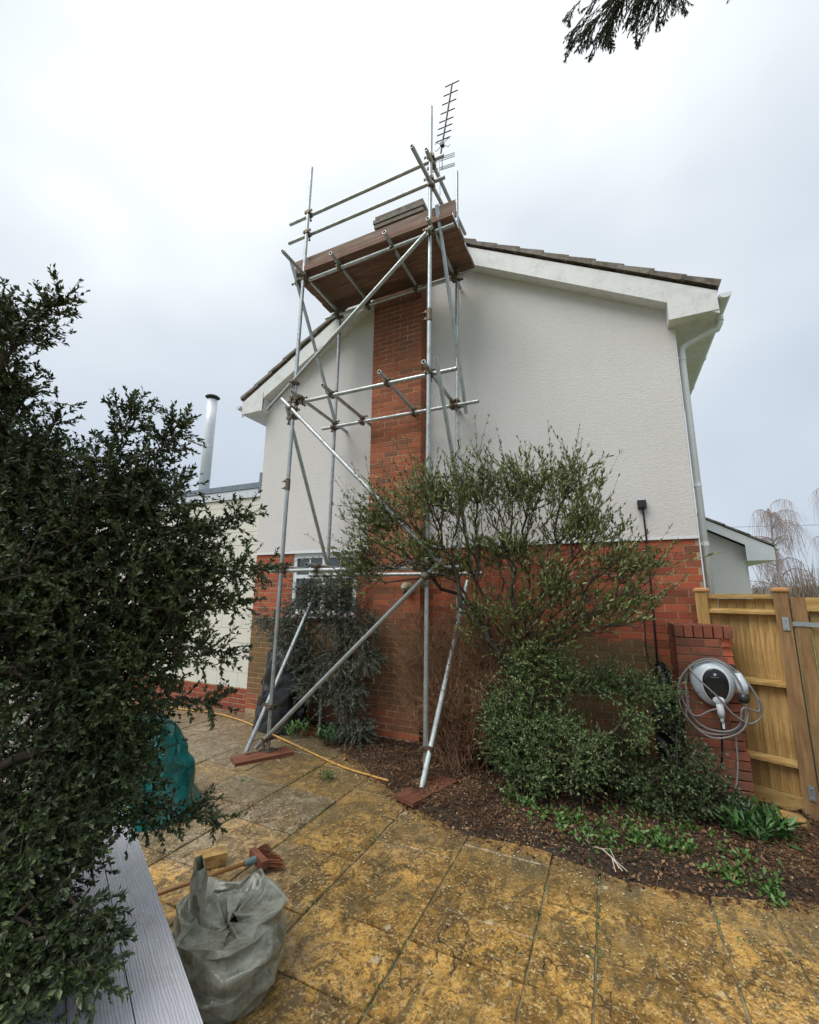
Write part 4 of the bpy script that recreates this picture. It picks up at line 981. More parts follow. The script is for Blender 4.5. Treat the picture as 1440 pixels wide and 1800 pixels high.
# platform boards (they lie on the transoms), toe boards
PB = 6.128
def boardobj(name, L_, w, h, loc, rot, label=None, mat='board'):
    mm = MB().box((-L_/2, -w/2, -h/2), (L_/2, w/2, h/2), 0.0015)
    o = link(name, mm.mesh(name), sc, MAT[mat]); o.matrix_parent_inverse = root_matrix(sc).inverted(); o.matrix_basis = Matrix.Translation(loc) @ rot
    if label: o['label'] = label
    return o
for q in range(4):
    y = -1.055+0.231*q
    boardobj('platform_board', 2.37+0.02*(q % 2), 0.225, 0.038, (2.60+random.uniform(-.01, .01), y, PB+0.019+random.uniform(-.002, .002)), Matrix.Identity(4))
for q in (0, 1):
    boardobj('platform_board', 2.37, 0.225, 0.038, (2.60+0.01*q, -1.055+0.231*q, PB+0.061), Matrix.Identity(4))
tb = boardobj('toe_board', 2.43, 0.225, 0.038, (2.585, -1.058, PB+0.19), Matrix.Rotation(PI/2, 4, 'X'), 'long toe board along the front of the platform', 'toe')
boardobj('toe_board', 0.86, 0.225, 0.038, (1.42, -0.60, PB+0.19), Matrix.Rotation(PI/2, 4, 'Z') @ Matrix.Rotation(PI/2, 4, 'X'))
# strap on the board ends
for xx in (3.795,):
    child('board_end_hoop', MB().box((xx+0.001, -1.165, PB), (xx+0.004, -0.25, PB+0.034)), sc, MAT['zinc'])
for i, (cx, cy, rz, lb) in enumerate(((1.56, -1.27, 1.02, 'dark red sole board on the paving under the left front foot of the scaffold'), (3.53, -1.28, 1.25, 'dark red sole board in brown litter under the right front foot of the scaffold'))):
    o = link('sole_board', MB().box((-0.31, -0.115, -0.0175), (0.31, 0.115, 0.0175), 0.001).mesh('sole_board'), None, MAT['board_red'])
    zb = G+0.0185 if i == 0 else -0.040
    o.location = (cx, cy, zb); o.rotation_euler = (0, 0, rz); tag(o, lb, 'sole board', 'sole boards under the scaffold')
for i, (cx, cy, rz, lb) in enumerate(((1.60, -0.32, 0.0, 'sole board among weeds under the left rear foot of the scaffold'),)):
    o = link('sole_board', MB().box((-0.2, -0.11, -0.0175), (0.2, 0.11, 0.0175), 0.001).mesh('sole_board'), None, MAT['board_red'])
    o.location = (cx, cy, G+0.025); tag(o, lb, 'sole board', 'sole boards under the scaffold')

# ------------------------------------------------------------------ television aerial
ae = empty('tv_aerial', (3.16, 0.1, 7.0), 'television aerial with many cross elements on a thin mast above the chimney', 'aerial')
child('mast', MB().tube([(3.06, 0.1, 6.98), (3.16, 0.1, 8.0), (3.14, 0.1, 8.72)], 0.013, 8), ae, MAT['zinc'])
A0, A1 = Vector((3.165, 0.1, 8.66)), Vector((3.386, 0.1, 10.06))
child('boom', MB().tube([A0, A1], 0.015, 6), ae, MAT['dark_metal'])
ex = Vector((1, 0, -0.06)).normalized()
for t in (0.998, 0.87, 0.75, 0.625, 0.51, 0.42, 0.335, 0.25):
    p = A0.lerp(A1, t); child('element', MB().tube([p-ex*0.125, p+ex*0.125], 0.009, 5), ae, MAT['dark_metal'])
p = A0.lerp(A1, 0.18); e2 = Vector((0, 0, 1)); mm = MB()
for s in (-1, 1):
    mm.tube([p, p+ex*0.11*s+e2*0.09, p+ex*0.13*s+e2*0.05], 0.005, 5); mm.tube([p, p+ex*0.11*s-e2*0.09, p+ex*0.13*s-e2*0.05], 0.005, 5)
mm.obox(p, ex, (0, 1, 0), e2, 0.03, 0.03, 0.03)
child('dipole', mm, ae, MAT['dark_metal'])
mm = MB()
for dz in (-0.10, -0.13, -0.155, 0.03, 0.065, 0.10): mm.tube([A0+ex*(-0.22)+Vector((0, 0.10, dz+0.06)), A0+ex*0.22+Vector((0, 0.10, dz+0.03))], 0.005, 5)
mm.tube([A0+Vector((0, 0.1, -0.1)), A0+Vector((0, 0.1, 0.18))], 0.006, 5)
child('reflector', mm, ae, MAT['dark_metal'])

# ------------------------------------------------------------------ folded cloth-like things
def blob(name, fn, n=96, m=64, mat=None, label=None, cat=None, sub=0):
    V = []; F = []
    for j in range(m+1):
        for i in range(n): V.append(fn(2*PI*i/n, j/m))
    for j in range(m):
        for i in range(n): F.append((j*n+i, j*n+(i+1) % n, (j+1)*n+(i+1) % n, (j+1)*n+i))
    me = mesh_np(name, np.array(V), np.array(F), mat, True)
    o = link(name, me); tag(o, label, cat); return o
def fbm(v, o=4): return noise.fractal(Vector(v), 1.0, 2.0, o)
def rid(v): return 1-abs(noise.noise(Vector(v)))*2
def crumple(name, fn, n, m, mat, jit=0.02, seed=1, levels=3, label=None, cat=None, parent=None):
    """coarse net with jittered points, subdivided with random creases: reads as stiff folded sheet"""
    rg = random.Random(seed); V = []; F = []
    for j in range(m+1):
        for i in range(n):
            p = Vector(fn(2*PI*(i+rg.uniform(-.28, .28)*(0 < j))/n, min(1, max(0, (j+rg.uniform(-.25, .25)*(0 < j < m))/m))))
            if j > 0: p += Vector((rg.gauss(0, 1), rg.gauss(0, 1), rg.gauss(0, .8)))*jit
            p.z = max(p.z, G+0.003); V.append(p)
    for j in range(m):
        for i in range(n):
            q = (j*n+i, j*n+(i+1) % n, (j+1)*n+(i+1) % n, (j+1)*n+i)
            if rg.random() < 0.5: F += [(q[0], q[1], q[2]), (q[0], q[2], q[3])]
            else: F += [(q[0], q[1], q[3]), (q[1], q[2], q[3])]
    me = bpy.data.meshes.new(name); me.from_pydata(V, [], F); me.materials.append(mat); me.update()
    cr = me.attributes.new('crease_edge', 'FLOAT', 'EDGE')
    cr.data.foreach_set('value', [rg.choice((0, 0, 0, 0.2, 0.5, 0.85)) for _ in me.edges])
    me.polygons.foreach_set('use_smooth', [True]*len(me.polygons))
    o = link(name, me, parent); md = o.modifiers.new('s', 'SUBSURF'); md.levels = levels; md.render_levels = levels
    tag(o, label, cat); return o
def adiff(a, b): return math.atan2(math.sin(a-b), math.cos(a-b))
def bag_fn(th, t):
    ca, sa = math.cos(th), math.sin(th); ro = math.radians(-26)
    prof = (0.86+0.17*math.sin(PI*min(1, t*1.5))) if t < 0.6 else 0.95*math.sqrt(max(0, 1-((t-0.6)/0.4)**2.2))
    fold = math.exp(-(adiff(th, 4.35)/0.20)**2)+0.7*math.exp(-(adiff(th, 2.7)/0.25)**2)
    rr = prof*(1-0.45*fold*min(1, t*2.0)); rr = max(rr, 0.02)
    h = 0.275*(1-(1-min(1, t/0.8))**1.6)*(1+0.12*math.cos(th-0.9))
    if t > 0.72: h -= 0.10*((t-0.72)/0.28)
    x, y = rr*0.345*ca, rr*0.262*sa
    return (3.365+x*math.cos(ro)-y*math.sin(ro), -3.415+x*math.sin(ro)+y*math.cos(ro), G+0.004+h)
bag = crumple('tarpaulin_bundle', bag_fn, 20, 10, MAT['tarp_grey'], 0.020, 23, 4, 'bulging muddy grey green tarpaulin bundle with deep folds, on the golden paving', 'tarpaulin bundle')
def flap_fn(th, t):
    ca, sa = math.cos(th), math.sin(th); w = (1.0-0.35*t) if t < 0.9 else 0.5
    x, y = 0.135*w*ca, 0.035*w*sa; ro = math.radians(-35)
    return (3.17+x*math.cos(ro)-y*math.sin(ro)-0.02*t, -3.44+x*math.sin(ro)+y*math.cos(ro)+0.02*t, G+0.004+0.40*t)
crumple('raised_flap', flap_fn, 8, 5, MAT['tarp_grey'], 0.014, 8, 4, parent=bag)
def tarp_fn(th, t):
    ca, sa = math.cos(th), math.sin(th); pr = (1-t)**0.55
    rr = pr*(1+0.10*rid((ca*2.2, sa*2.2, t*0.7))) * (1+0.12*math.exp(-((t-0.03)/0.05)**2))
    return (1.38+0.50*rr*ca+0.06*t, -2.55+0.40*rr*sa, G+0.004+0.74*(1-(1-t)**1.3))
crumple('green_tarpaulin', tarp_fn, 18, 9, MAT['tarp_green'], 0.022, 3, 4, 'shiny teal green tarpaulin draped over a heap, half behind the dark hedge', 'tarpaulin')
def cover_fn(th, t):
    ca, sa = math.cos(th), math.sin(th)
    pr = (1.0-0.25*t) if t < 0.75 else 0.81*math.sqrt(max(0, 1-((t-0.75)/0.25)**2))
    rr = pr*(1+0.12*rid((ca*2.6, sa*2.6, t*0.5)))
    return (0.98+0.38*rr*ca+0.12*t, -0.36+0.26*rr*sa, G+0.004+1.10*min(1, t/0.93))
crumple('black_cover', cover_fn, 22, 14, MAT['bag_black'], 0.016, 6, 3, 'black plastic cover draped over something by the house corner, behind the left scaffold foot', 'cover')
def bb_fn(th, t):
    ca, sa = math.cos(th), math.sin(th); rr = math.sin(PI*(0.06+0.9*t))**0.7*(1+0.2*rid((ca*2, sa*2, t*3)))
    return (5.575+0.10*rr*ca-0.02*t, -0.42+0.09*rr*sa, 0.10+0.98*t)
crumple('black_bag', bb_fn, 14, 14, MAT['bag_black'], 0.018, 12, 3, 'crumpled black plastic hanging in the corner left of the car charger', 'plastic bag')

# ------------------------------------------------------------------ plank bench, broom, wood, cables
bd = Vector((0.902, -0.4315, 0)).normalized(); bn = Vector((-0.4315, -0.902, 0)).normalized()
B0 = Vector((2.63, -3.472, 0.45)); BLn = 2.05
bench = empty('plank_bench', (3.3, -4.0, G), 'low bench top of pale grey wood grain planks at lower left, under the hedge', 'bench')
RB = Matrix(((bd.x, bn.x, 0, 0), (bd.y, bn.y, 0, 0), (0, 0, -1, 0), (0, 0, 0, 1)))
for q in range(4):
    c = B0+bd*BLn/2+bn*(0.0775+0.157*q)
    o = link('plank', MB().box((-BLn/2, -0.0765, -0.0), (BLn/2, 0.0765, 0.032), 0.0006).mesh('plank'), bench, MAT['plank']); o.matrix_parent_inverse = root_matrix(bench).inverted()
    o.matrix_basis = Matrix.Translation(c+Vector((0, 0, random.uniform(-.001, .001)))) @ RB
for s in (0.15, BLn-0.15):
    for w in (0.08, 0.54):
        c = B0+bd*s+bn*w; mm = MB().obox((c.x, c.y, (G+0.418)/2), bd, bn, up, 0.03, 0.03, (0.4175-G)/2); child('leg', mm, bench, MAT['gate'])
    c = B0+bd*s+bn*0.31; child('cross_rail', MB().obox((c.x, c.y, 0.385), bd, bn, up, 0.0295, 0.19, 0.03), bench, MAT['gate'])

br = empty('broom', (2.90, -2.80, G), 'yard broom with red brown bristles lying on the paving behind the tarpaulin bundle', 'broom')
hx = Vector((2.92, -2.80, G+0.06)); hy = Vector((2.62, -3.50, G+0.10)); hdv = (hx-hy).normalized()
child('handle', MB().tube([hy, hx], 0.0125, 10), br, MAT['wood_handle'], smooth=True)
child('socket', MB().tube([hx-hdv*0.05, hx+hdv*0.03], [0.018, 0.024], 10), br, MAT['teal'])
sdv = hdv.cross(up).normalized()
child('head', MB().obox(hx+hdv*0.045, sdv, hdv, up, 0.10, 0.022, 0.025), br, MAT['board_red'])
mm = MB(); random.seed(9)
for q in range(260):
    a = hx+hdv*0.067+sdv*random.uniform(-.095, .095)+up*random.uniform(-.02, .02); b = a+hdv*random.uniform(.07, .11)+sdv*((a-hx).dot(sdv)*0.5+random.uniform(-.012, .012))-up*random.uniform(0.0, .03)
    b.z = max(b.z, G+0.006); mm.tube([a, b], 0.0016, 3, False)
child('bristles', mm, br, MAT['bristle'], kind='stuff')
for i, (x, y, rz, sx, sy, m, nm, lb) in enumerate(((2.62, -2.87, 0.9, 0.10, 0.055, 'stone_y', 'wood_block', 'orange yellow block between the green tarpaulin and the grey bundle'),)):
    o = link(nm, MB().box((-sx, -sy, 0), (sx, sy, 0.07), 0.004).mesh(nm), None, MAT[m]); o.location = (x, y, G+0.002); o.rotation_euler = (0, 0, rz); tag(o, lb, 'block')
hose = [(-2.6, -0.55), (-1.8, -0.44), (-0.9, -0.33), (-0.3, -0.27), (0.35, -0.38), (1.0, -0.60), (1.5, -0.77), (2.0, -0.95), (2.5, -1.12), (2.85, -1.18), (3.12, -1.25)]
o = link('orange_hose', MB().tube(smooth_curve([(x, y, (max(G, bed_z(x, y)) if x > 0.6 and y > edge_y(x) else G)+0.014) for x, y in hose], 6), 0.011, 7).mesh('orange_hose', True), None, MAT['cable_orange'])
tag(o, 'thin orange hose trailing over the paving from the house corner past the scaffold feet', 'hose')
o = link('bleached_root', None and None or MB().tube([(4.93, -1.62, -0.03), (5.0, -1.68, 0.0), (5.06, -1.74, -0.01), (5.12, -1.80, -0.045)], 0.004, 5).tube([(5.0, -1.68, 0.0), (5.05, -1.66, 0.0), (5.10, -1.79, -0.04)], 0.003, 5).tube([(5.06, -1.74, -0.01), (5.08, -1.82, -0.05)], 0.003, 5).tube([(5.06, -1.74, -0.01), (5.15, -1.80, -0.04)], 0.003, 5).tube([(4.93, -1.62, -0.03), (4.90, -1.60, -0.01), (4.91, -1.56, 0.02)], 0.004, 5).mesh('bleached_root'), None, MAT['root'])
tag(o, 'forked bleached root lying on the edge of the soil bed', 'root')
wire = [Vector((-30, 42, 9.0)), Vector((14, 40, 7.8)), Vector((40, 40, 7.2))]
o = link('overhead_wire', MB().tube(smooth_curve(wire, 8), 0.018, 4).mesh('overhead_wire'), None, MAT['dark_metal']); tag(o, 'thin overhead wire crossing the sky above the porch roof', 'wire')

o = link('fallen_leaf', MB().add([(0, 0, 0), (0.03, 0.018, 0.008), (0.075, 0, 0.004), (0.03, -0.018, 0.01)], [(0, 1, 2), (0, 2, 3)]).mesh('fallen_leaf'), None, MAT['leaf_weed'])
o.location = (1.78, -1.80, G+0.006); tag(o, 'single pale green leaf lying on the paving in front of the left sole board', 'leaf')

# ------------------------------------------------------------------ vegetation generators
def rand_dir(rng, n):
    v = rng.normal(size=(n, 3)); return v/np.linalg.norm(v, axis=1, keepdims=True)
def nrm(v): return v/np.maximum(np.linalg.norm(v, axis=-1, keepdims=True), 1e-9)
def leaves_on(rng, P0_, P1_, per, length, width, spread=55, up_bias=0.0, lvar=0.3, fold=0.25):
    """leaf quads on segments; per = leaves per segment"""
    n = len(P0_)*per; t_ = rng.random((n, 1)); a = np.repeat(P0_, per, 0); b = np.repeat(P1_, per, 0)
    base = a+(b-a)*t_; d = nrm(b-a); rnd = rand_dir(rng, n); side = nrm(np.cross(d, rnd)); an = np.radians(spread)*(0.7+0.6*rng.random((n, 1)))
    ld = nrm(d*np.cos(an)+side*np.sin(an)+np.array([0, 0, up_bias])); ln = length*(1-lvar+2*lvar*rng.random((n, 1)))
    sv = nrm(np.cross(ld, side+0.6*rand_dir(rng, n))); nv = np.cross(ld, sv); w = width*ln/length
    v0 = base; v1 = base+ld*ln*0.5+sv*w*0.5+nv*w*fold; v2 = base+ld*ln; v3 = base+ld*ln*0.5-sv*w*0.5+nv*w*fold
    V = np.stack([v0, v1, v2, v3], 1).reshape(-1, 3); i = np.arange(n)*4
    F = np.stack([np.stack([i, i+1, i+2], 1), np.stack([i, i+2, i+3], 1)], 1).reshape(-1, 3)
    return V, F
def twigs(P0_, P1_, r0, r1, k=3):
    n = len(P0_); d = nrm(P1_-P0_); ref = np.where(np.abs(d[:, 2:3]) > 0.9, np.array([[1., 0, 0]]), np.array([[0., 0, 1]]))
    x = nrm(np.cross(d, ref)); y = np.cross(d, x)
    ang_ = 2*np.pi*np.arange(k)/k
    r0 = np.broadcast_to(np.asarray(r0, float).reshape(-1, 1, 1), (n, 1, 1)); r1 = np.broadcast_to(np.asarray(r1, float).reshape(-1, 1, 1), (n, 1, 1))
    ring = x[:, None]*np.cos(ang_)[None, :, None]+y[:, None]*np.sin(ang_)[None, :, None]
    A = P0_[:, None]+ring*r0; B = P1_[:, None]+ring*r1
    V = np.concatenate([A, B], 1).reshape(-1, 3); i = np.arange(n)[:, None]*2*k; q = np.arange(k)[None]
    F = np.stack([i+q, i+(q+1) % k, i+k+(q+1) % k, i+k+q], 2).reshape(-1, 4)
    return V, F
def cat(parts):
    Vs, Fs, off = [], [], 0
    for v, f_ in parts: Vs.append(v); Fs.append(f_+off); off += len(v)
    return np.concatenate(Vs), np.concatenate(Fs)
def skeleton(rng, trunk, targets, step=0.09, jit=0.25, wt=0.35):
    """connect target points to a growing branch skeleton; returns nodes, parents, tip indices"""
    nodes = [np.array(p, float) for p in trunk]; par = [-1]+list(range(len(trunk)-1)); root = nodes[0]
    depth = [0.0]
    for i in range(1, len(nodes)): depth.append(depth[-1]+np.linalg.norm(nodes[i]-nodes[i-1]))
    order = np.argsort(np.linalg.norm(targets-nodes[-1], axis=1)); tips = []
    cap_ = 120000; arr = np.zeros((cap_, 3)); dep = np.zeros(cap_); cnt_ = len(nodes); arr[:cnt_] = nodes; dep[:cnt_] = depth; parr = np.full(cap_, -1); parr[:cnt_] = par
    for ti in order:
        T = targets[ti]; dd = np.linalg.norm(arr[:cnt_]-T, axis=1)+wt*dep[:cnt_]*0.35
        j = int(np.argmin(dd)); p = arr[j]; dist = np.linalg.norm(T-p); n = max(1, int(dist/step)); prev = j
        d0 = nrm(p-arr[parr[j]]) if parr[j] >= 0 else nrm(T-p)
        c1 = p+d0*dist*0.35; bend = rng.normal(size=3)*step*jit
        for q in range(1, n+1):
            t_ = q/n; pos = (1-t_)**2*p+2*t_*(1-t_)*c1+t_*t_*T+(bend*math.sin(PI*t_)+rng.normal(size=3)*step*0.07 if q < n else 0)
            if cnt_ >= cap_: break
            arr[cnt_] = pos; parr[cnt_] = prev; dep[cnt_] = dep[prev]+dist/n; prev = cnt_; cnt_ += 1
        tips.append(prev)
    P = arr[:cnt_]; pa = parr[:cnt_]
    w = np.zeros(cnt_); w[tips] = 1
    for i in range(cnt_-1, 0, -1):
        if pa[i] >= 0: w[pa[i]] += w[i]
    return P, pa, np.array(tips), w
def in_ellipsoids(rng, ells, n, shell=0.0):
    vol = np.array([e[3]*e[4]*e[5] for e in ells], float); pr_ = vol**0.75/np.sum(vol**0.75); idx = rng.choice(len(ells), n, p=pr_)
    E = np.array(ells)[idx]; d = rand_dir(rng, n); rr = rng.random((n, 1))**(1/3) if shell <= 0 else shell+(1-shell)*rng.random((n, 1))
    return E[:, :3]+d*rr*E[:, 3:6]
def shrub(name, label, cat_, trunk, ells, ntip, leafmat, barkmat, leaf, seed, r_tip=0.0016, power=0.42, step=0.08, per=4, tail=4, spread=55, up_bias=0.0, tipext=0.10, out_bias=None, shell=0.0, group=None, wt=0.35, extra_tips=None, k=4, longs=0.05):
    rng = np.random.default_rng(seed)
    T = in_ellipsoids(rng, ells, ntip, shell)
    if extra_tips is not None: T = np.concatenate([T, extra_tips])
    P, pa, tips, w = skeleton(rng, trunk, T, step, wt=wt)
    root = empty(name, tuple(trunk[0]), label, cat_, group)
    m_ = pa >= 0; i = np.nonzero(m_)[0]
    rad = r_tip*np.maximum(w, 1)**power
    V, F = twigs(P[pa[i]], P[i], np.maximum(rad[pa[i]], rad[i]) if False else np.minimum(rad[pa[i]], rad[i]*1.4), rad[i], k)
    o = link('branches', mesh_np('branches', V-np.array(trunk[0]), F, barkmat, False), root)
    # leafy segments: the last few nodes of each tip
    segs_ = []
    for tnode in tips:
        j = tnode; c_ = 0
        while c_ < tail and pa[j] >= 0 and w[j] <= 3:
            segs_.append((pa[j], j)); j = pa[j]; c_ += 1
    segs_ = np.array(list(set(segs_))); A, B = P[segs_[:, 0]], P[segs_[:, 1]]
    # leafy shoot extensions from the tips
    tp = P[tips]; d = nrm(tp-P[pa[tips]]); d = nrm(d+0.5*rand_dir(rng, len(tp))+np.array([0, 0, up_bias*0.5])+(np.array(out_bias) if out_bias is not None else 0))
    B2 = tp+d*tipext*(0.6+0.8*rng.random((len(tp), 1)))*np.where(rng.random((len(tp), 1)) < longs, 2.6, 1.0)
    V1, F1 = leaves_on(rng, A, B, per, *leaf, spread=spread, up_bias=up_bias); V2, F2 = leaves_on(rng, tp, B2, int(per*tipext/step*1.5)+2, *leaf, spread=spread*0.85, up_bias=up_bias)
    V3, F3 = twigs(tp, B2, r_tip, r_tip*0.6, 3)
    V, F = cat([(V1, F1), (V2, F2)])
    o = link('foliage', mesh_np('foliage', V-np.array(trunk[0]), F, leafmat), root); o['kind'] = 'stuff'
    o2 = link('shoots', mesh_np('shoots', V3-np.array(trunk[0]), F3, barkmat), root); o2['kind'] = 'stuff'
    return root

# dark hedge at the left, close to the camera
def arm(rng, a, b, n, r_):
    t_ = rng.random((n, 1))**0.8; return np.array(a)+(np.array(b)-np.array(a))*t_+rng.normal(size=(n, 3))*r_*(1.15-t_)
rga = np.random.default_rng(5)
ARMS = np.concatenate([arm(rga, a_, b_, n_, r_) for a_, b_, n_, r_ in (((3.5, -4.0, 1.95), (3.80, -3.93, 2.03), 36, .028), ((3.55, -3.95, 1.80), (3.87, -3.86, 1.81), 40, .028), ((3.5, -3.95, 1.68), (3.76, -3.88, 1.66), 30, .028), ((3.45, -3.95, 1.45), (3.70, -3.86, 1.46), 30, .028),
    ((3.3, -4.0, 1.28), (3.64, -3.86, 1.25), 36, .03), ((3.4, -3.9, 0.82), (3.60, -3.78, 0.78), 34, .024), ((3.40, -4.15, 2.3), (3.60, -4.12, 2.40), 36, .024), ((3.3, -4.2, 2.35), (3.40, -4.22, 2.48), 30, .024), ((3.0, -4.35, 2.2), (3.12, -4.36, 2.42), 34, .028), ((3.1, -4.5, 2.8), (3.20, -4.44, 2.88), 30, .02), ((3.3, -4.1, 1.05), (3.48, -4.05, 1.02), 30, .03), ((3.55, -4.35, 0.66), (3.76, -4.30, 0.60), 34, .024))])
H = [(2.96, -4.22, 1.75, .44, .44, .44), (3.30, -4.14, 2.10, .28, .28, .24), (2.85, -4.3, 2.15, .30, .28, .24), (3.25, -4.05, 1.02, .20, .22, .26), (3.46, -4.00, 1.80, .23, .24, .26), (3.10, -4.10, 1.26, .36, .38, .40), (3.06, -4.16, 0.80, .29, .30, .30),
     (3.36, -3.94, 0.82, .08, .08, .07), (3.16, -4.28, 0.36, .26, .22, .26), (3.03, -4.51, 2.74, .11, .12, .12), (2.88, -4.46, 2.54, .14, .14, .16), (3.56, -4.27, 0.63, .15, .11, .11), (3.50, -4.46, 0.62, .20, .14, .12), (3.25, -4.42, 0.72, .24, .18, .18), (2.70, -4.61, 2.80, .26, .24, .22), (2.66, -4.48, 2.34, .34, .30, .26), (2.5, -4.5, 1.5, .5, .5, .65), (2.55, -4.4, 0.6, .5, .45, .5),
     (3.50, -4.36, 0.66, .14, .13, .13), (3.36, -4.30, 0.85, .18, .16, .17), (3.28, -3.95, 1.55, .22, .22, .25)]
shrub('evergreen_hedge', 'large dark evergreen hedge shrub with small glossy leaves filling the left side', 'shrub', [(3.16, -4.66, G), (3.13, -4.60, 0.4), (3.05, -4.48, 0.9), (2.98, -4.36, 1.4)], H, 12500,
      MAT['leaf_hedge'], MAT['bark'], (0.0225, 0.0098), 3, r_tip=0.0011, power=0.40, step=0.05, per=7, tail=6, spread=48, tipext=0.10, shell=0.1, extra_tips=ARMS, longs=0.0)
# open-crowned evergreen shrub in front of the chimney
CR = [(2.75, -0.85, 2.50, .55, .40, .42), (3.35, -0.9, 2.72, .50, .45, .42), (3.95, -0.85, 2.80, .50, .45, .50), (4.45, -0.85, 2.75, .45, .42, .45), (4.88, -0.85, 2.80, .30, .35, .40), (4.95, -0.85, 2.35, .38, .40, .35), (5.30, -0.85, 2.00, .40, .35, .26),
      (2.55, -0.9, 2.02, .45, .35, .28), (3.25, -0.9, 2.15, .5, .4, .22), (4.7, -0.85, 1.80, .5, .38, .30), (5.20, -0.8, 1.65, .45, .3, .18), (4.25, -0.85, 2.15, .75, .35, .32), (4.3, -0.85, 1.55, .40, .3, .25), (3.7, -0.9, 2.0, .4, .3, .25)]
CR = [(x_, -1.22, z_, a_, b_, c_) if x_ < 3.7 else (x_, -1.0, z_, a_, b_, c_) for x_, _, z_, a_, b_, c_ in CR]
CR = [((x_+0.22 if x_ < 3.7 else x_+0.03), y_, z_-0.04, a_*0.93, b_, c_*0.93) for x_, y_, z_, a_, b_, c_ in CR]
CR += [(4.35, -0.95, 1.20, .24, .2, .26), (4.65, -0.95, 1.32, .30, .22, .20), (4.95, -0.95, 1.45, .35, .22, .16), (3.95, -1.0, 1.45, .25, .2, .25)]
shrub('evergreen_shrub', 'tall spreading evergreen shrub with an open twiggy crown against the white gable wall', 'shrub', [(4.20, -0.82, G-0.02), (4.24, -0.84, 0.5), (4.27, -0.82, 0.85)], CR, 2600,
      MAT['leaf_shrub'], MAT['bark'], (0.046, 0.0135), 5, r_tip=0.0017, power=0.42, step=0.085, per=4, tail=2, spread=40, up_bias=0.25, tipext=0.15, out_bias=(0, 0, 0.30), shell=0.1, wt=1.5, longs=0.16)
# dense bush below it
LB = [(4.50, -0.98, 0.50, .40, .32, .42), (4.38, -0.98, 0.98, .18, .2, .34), (4.72, -0.95, 0.98, .20, .2, .26), (4.55, -0.98, 1.15, .14, .14, .20), (4.14, -1.0, 0.62, .14, .2, .24), (4.20, -1.0, 0.36, .22, .22, .22), (4.85, -1.0, 0.35, .26, .3, .30), (5.05, -0.75, 0.92, .40, .22, .16), (5.42, -0.80, 0.90, .26, .2, .13), (5.28, -0.9, 0.62, .15, .15, .18), (4.4, -1.05, 0.2, .3, .3, .2)]
shrub('green_bush', 'dense mid green small leaved bush hiding the trunk of the tall shrub', 'bush', [(4.42, -0.85, G-0.02), (4.45, -0.86, 0.25), (4.48, -0.88, 0.5)], LB, 3000, MAT['leaf_bush'], MAT['bark'], (0.026, 0.0115), 8, r_tip=0.0013, step=0.06, per=4, tail=4, tipext=0.09, spread=48, up_bias=0.2, longs=0.16, wt=0.8, shell=0.1)
RL = [(5.45, -0.82, 0.14, .36, .24, .20), (5.68, -0.86, 0.34, .20, .14, .22), (5.80, -0.86, 0.15, .20, .16, .18), (5.15, -0.6, 0.22, .26, .22, .24), (5.60, -0.72, 0.62, .10, .08, .12)]
shrub('low_dark_bush', 'low dark glossy bush at the foot of the charger pier', 'bush', [(5.48, -0.75, G), (5.48, -0.77, 0.1)], RL, 1100, MAT['leaf_dark'], MAT['bark'], (0.028, 0.012), 12, r_tip=0.0013, step=0.06, per=4, tail=4, tipext=0.07, spread=50)
# grey-green conifer by the window
CF = [(1.55, -0.78, 1.40, .42, .26, .30), (2.05, -0.75, 1.55, .36, .26, .26), (2.35, -0.75, 1.30, .38, .26, .30), (1.60, -0.72, 1.00, .36, .24, .26), (2.15, -0.75, 0.85, .34, .24, .24), (1.35, -0.75, 1.20, .28, .2, .2), (2.42, -0.72, 0.22, .26, .2, .16), (2.55, -0.75, 0.95, .22, .2, .14), (1.0, -0.75, 1.35, .16, .14, .1), (2.3, -0.75, 0.55, .26, .2, .25), (1.80, -0.72, 0.62, .28, .2, .22), (1.75, -0.75, 1.75, .30, .22, .16), (2.15, -0.75, 1.82, .25, .2, .14)]
CF = [(5.18-(5.18-x_)*1.05, -0.50, 1.70+(z_-1.70)*1.05, a_*0.92, 0.17, c_*0.92) for x_, _, z_, a_, _, c_ in CF]
shrub('grey_conifer', 'drooping grey green conifer in front of the white window', 'conifer', [(2.25, -0.48, G-0.02), (2.22, -0.48, 0.5), (2.10, -0.50, 1.0), (1.95, -0.50, 1.4)], CF, 1900, MAT['leaf_conifer'], MAT['bark'], (0.038, 0.0055), 15, r_tip=0.0013, power=0.44, step=0.07, per=12, tail=3, spread=36, up_bias=-0.05, tipext=0.13, out_bias=(0, -0.05, -0.30))
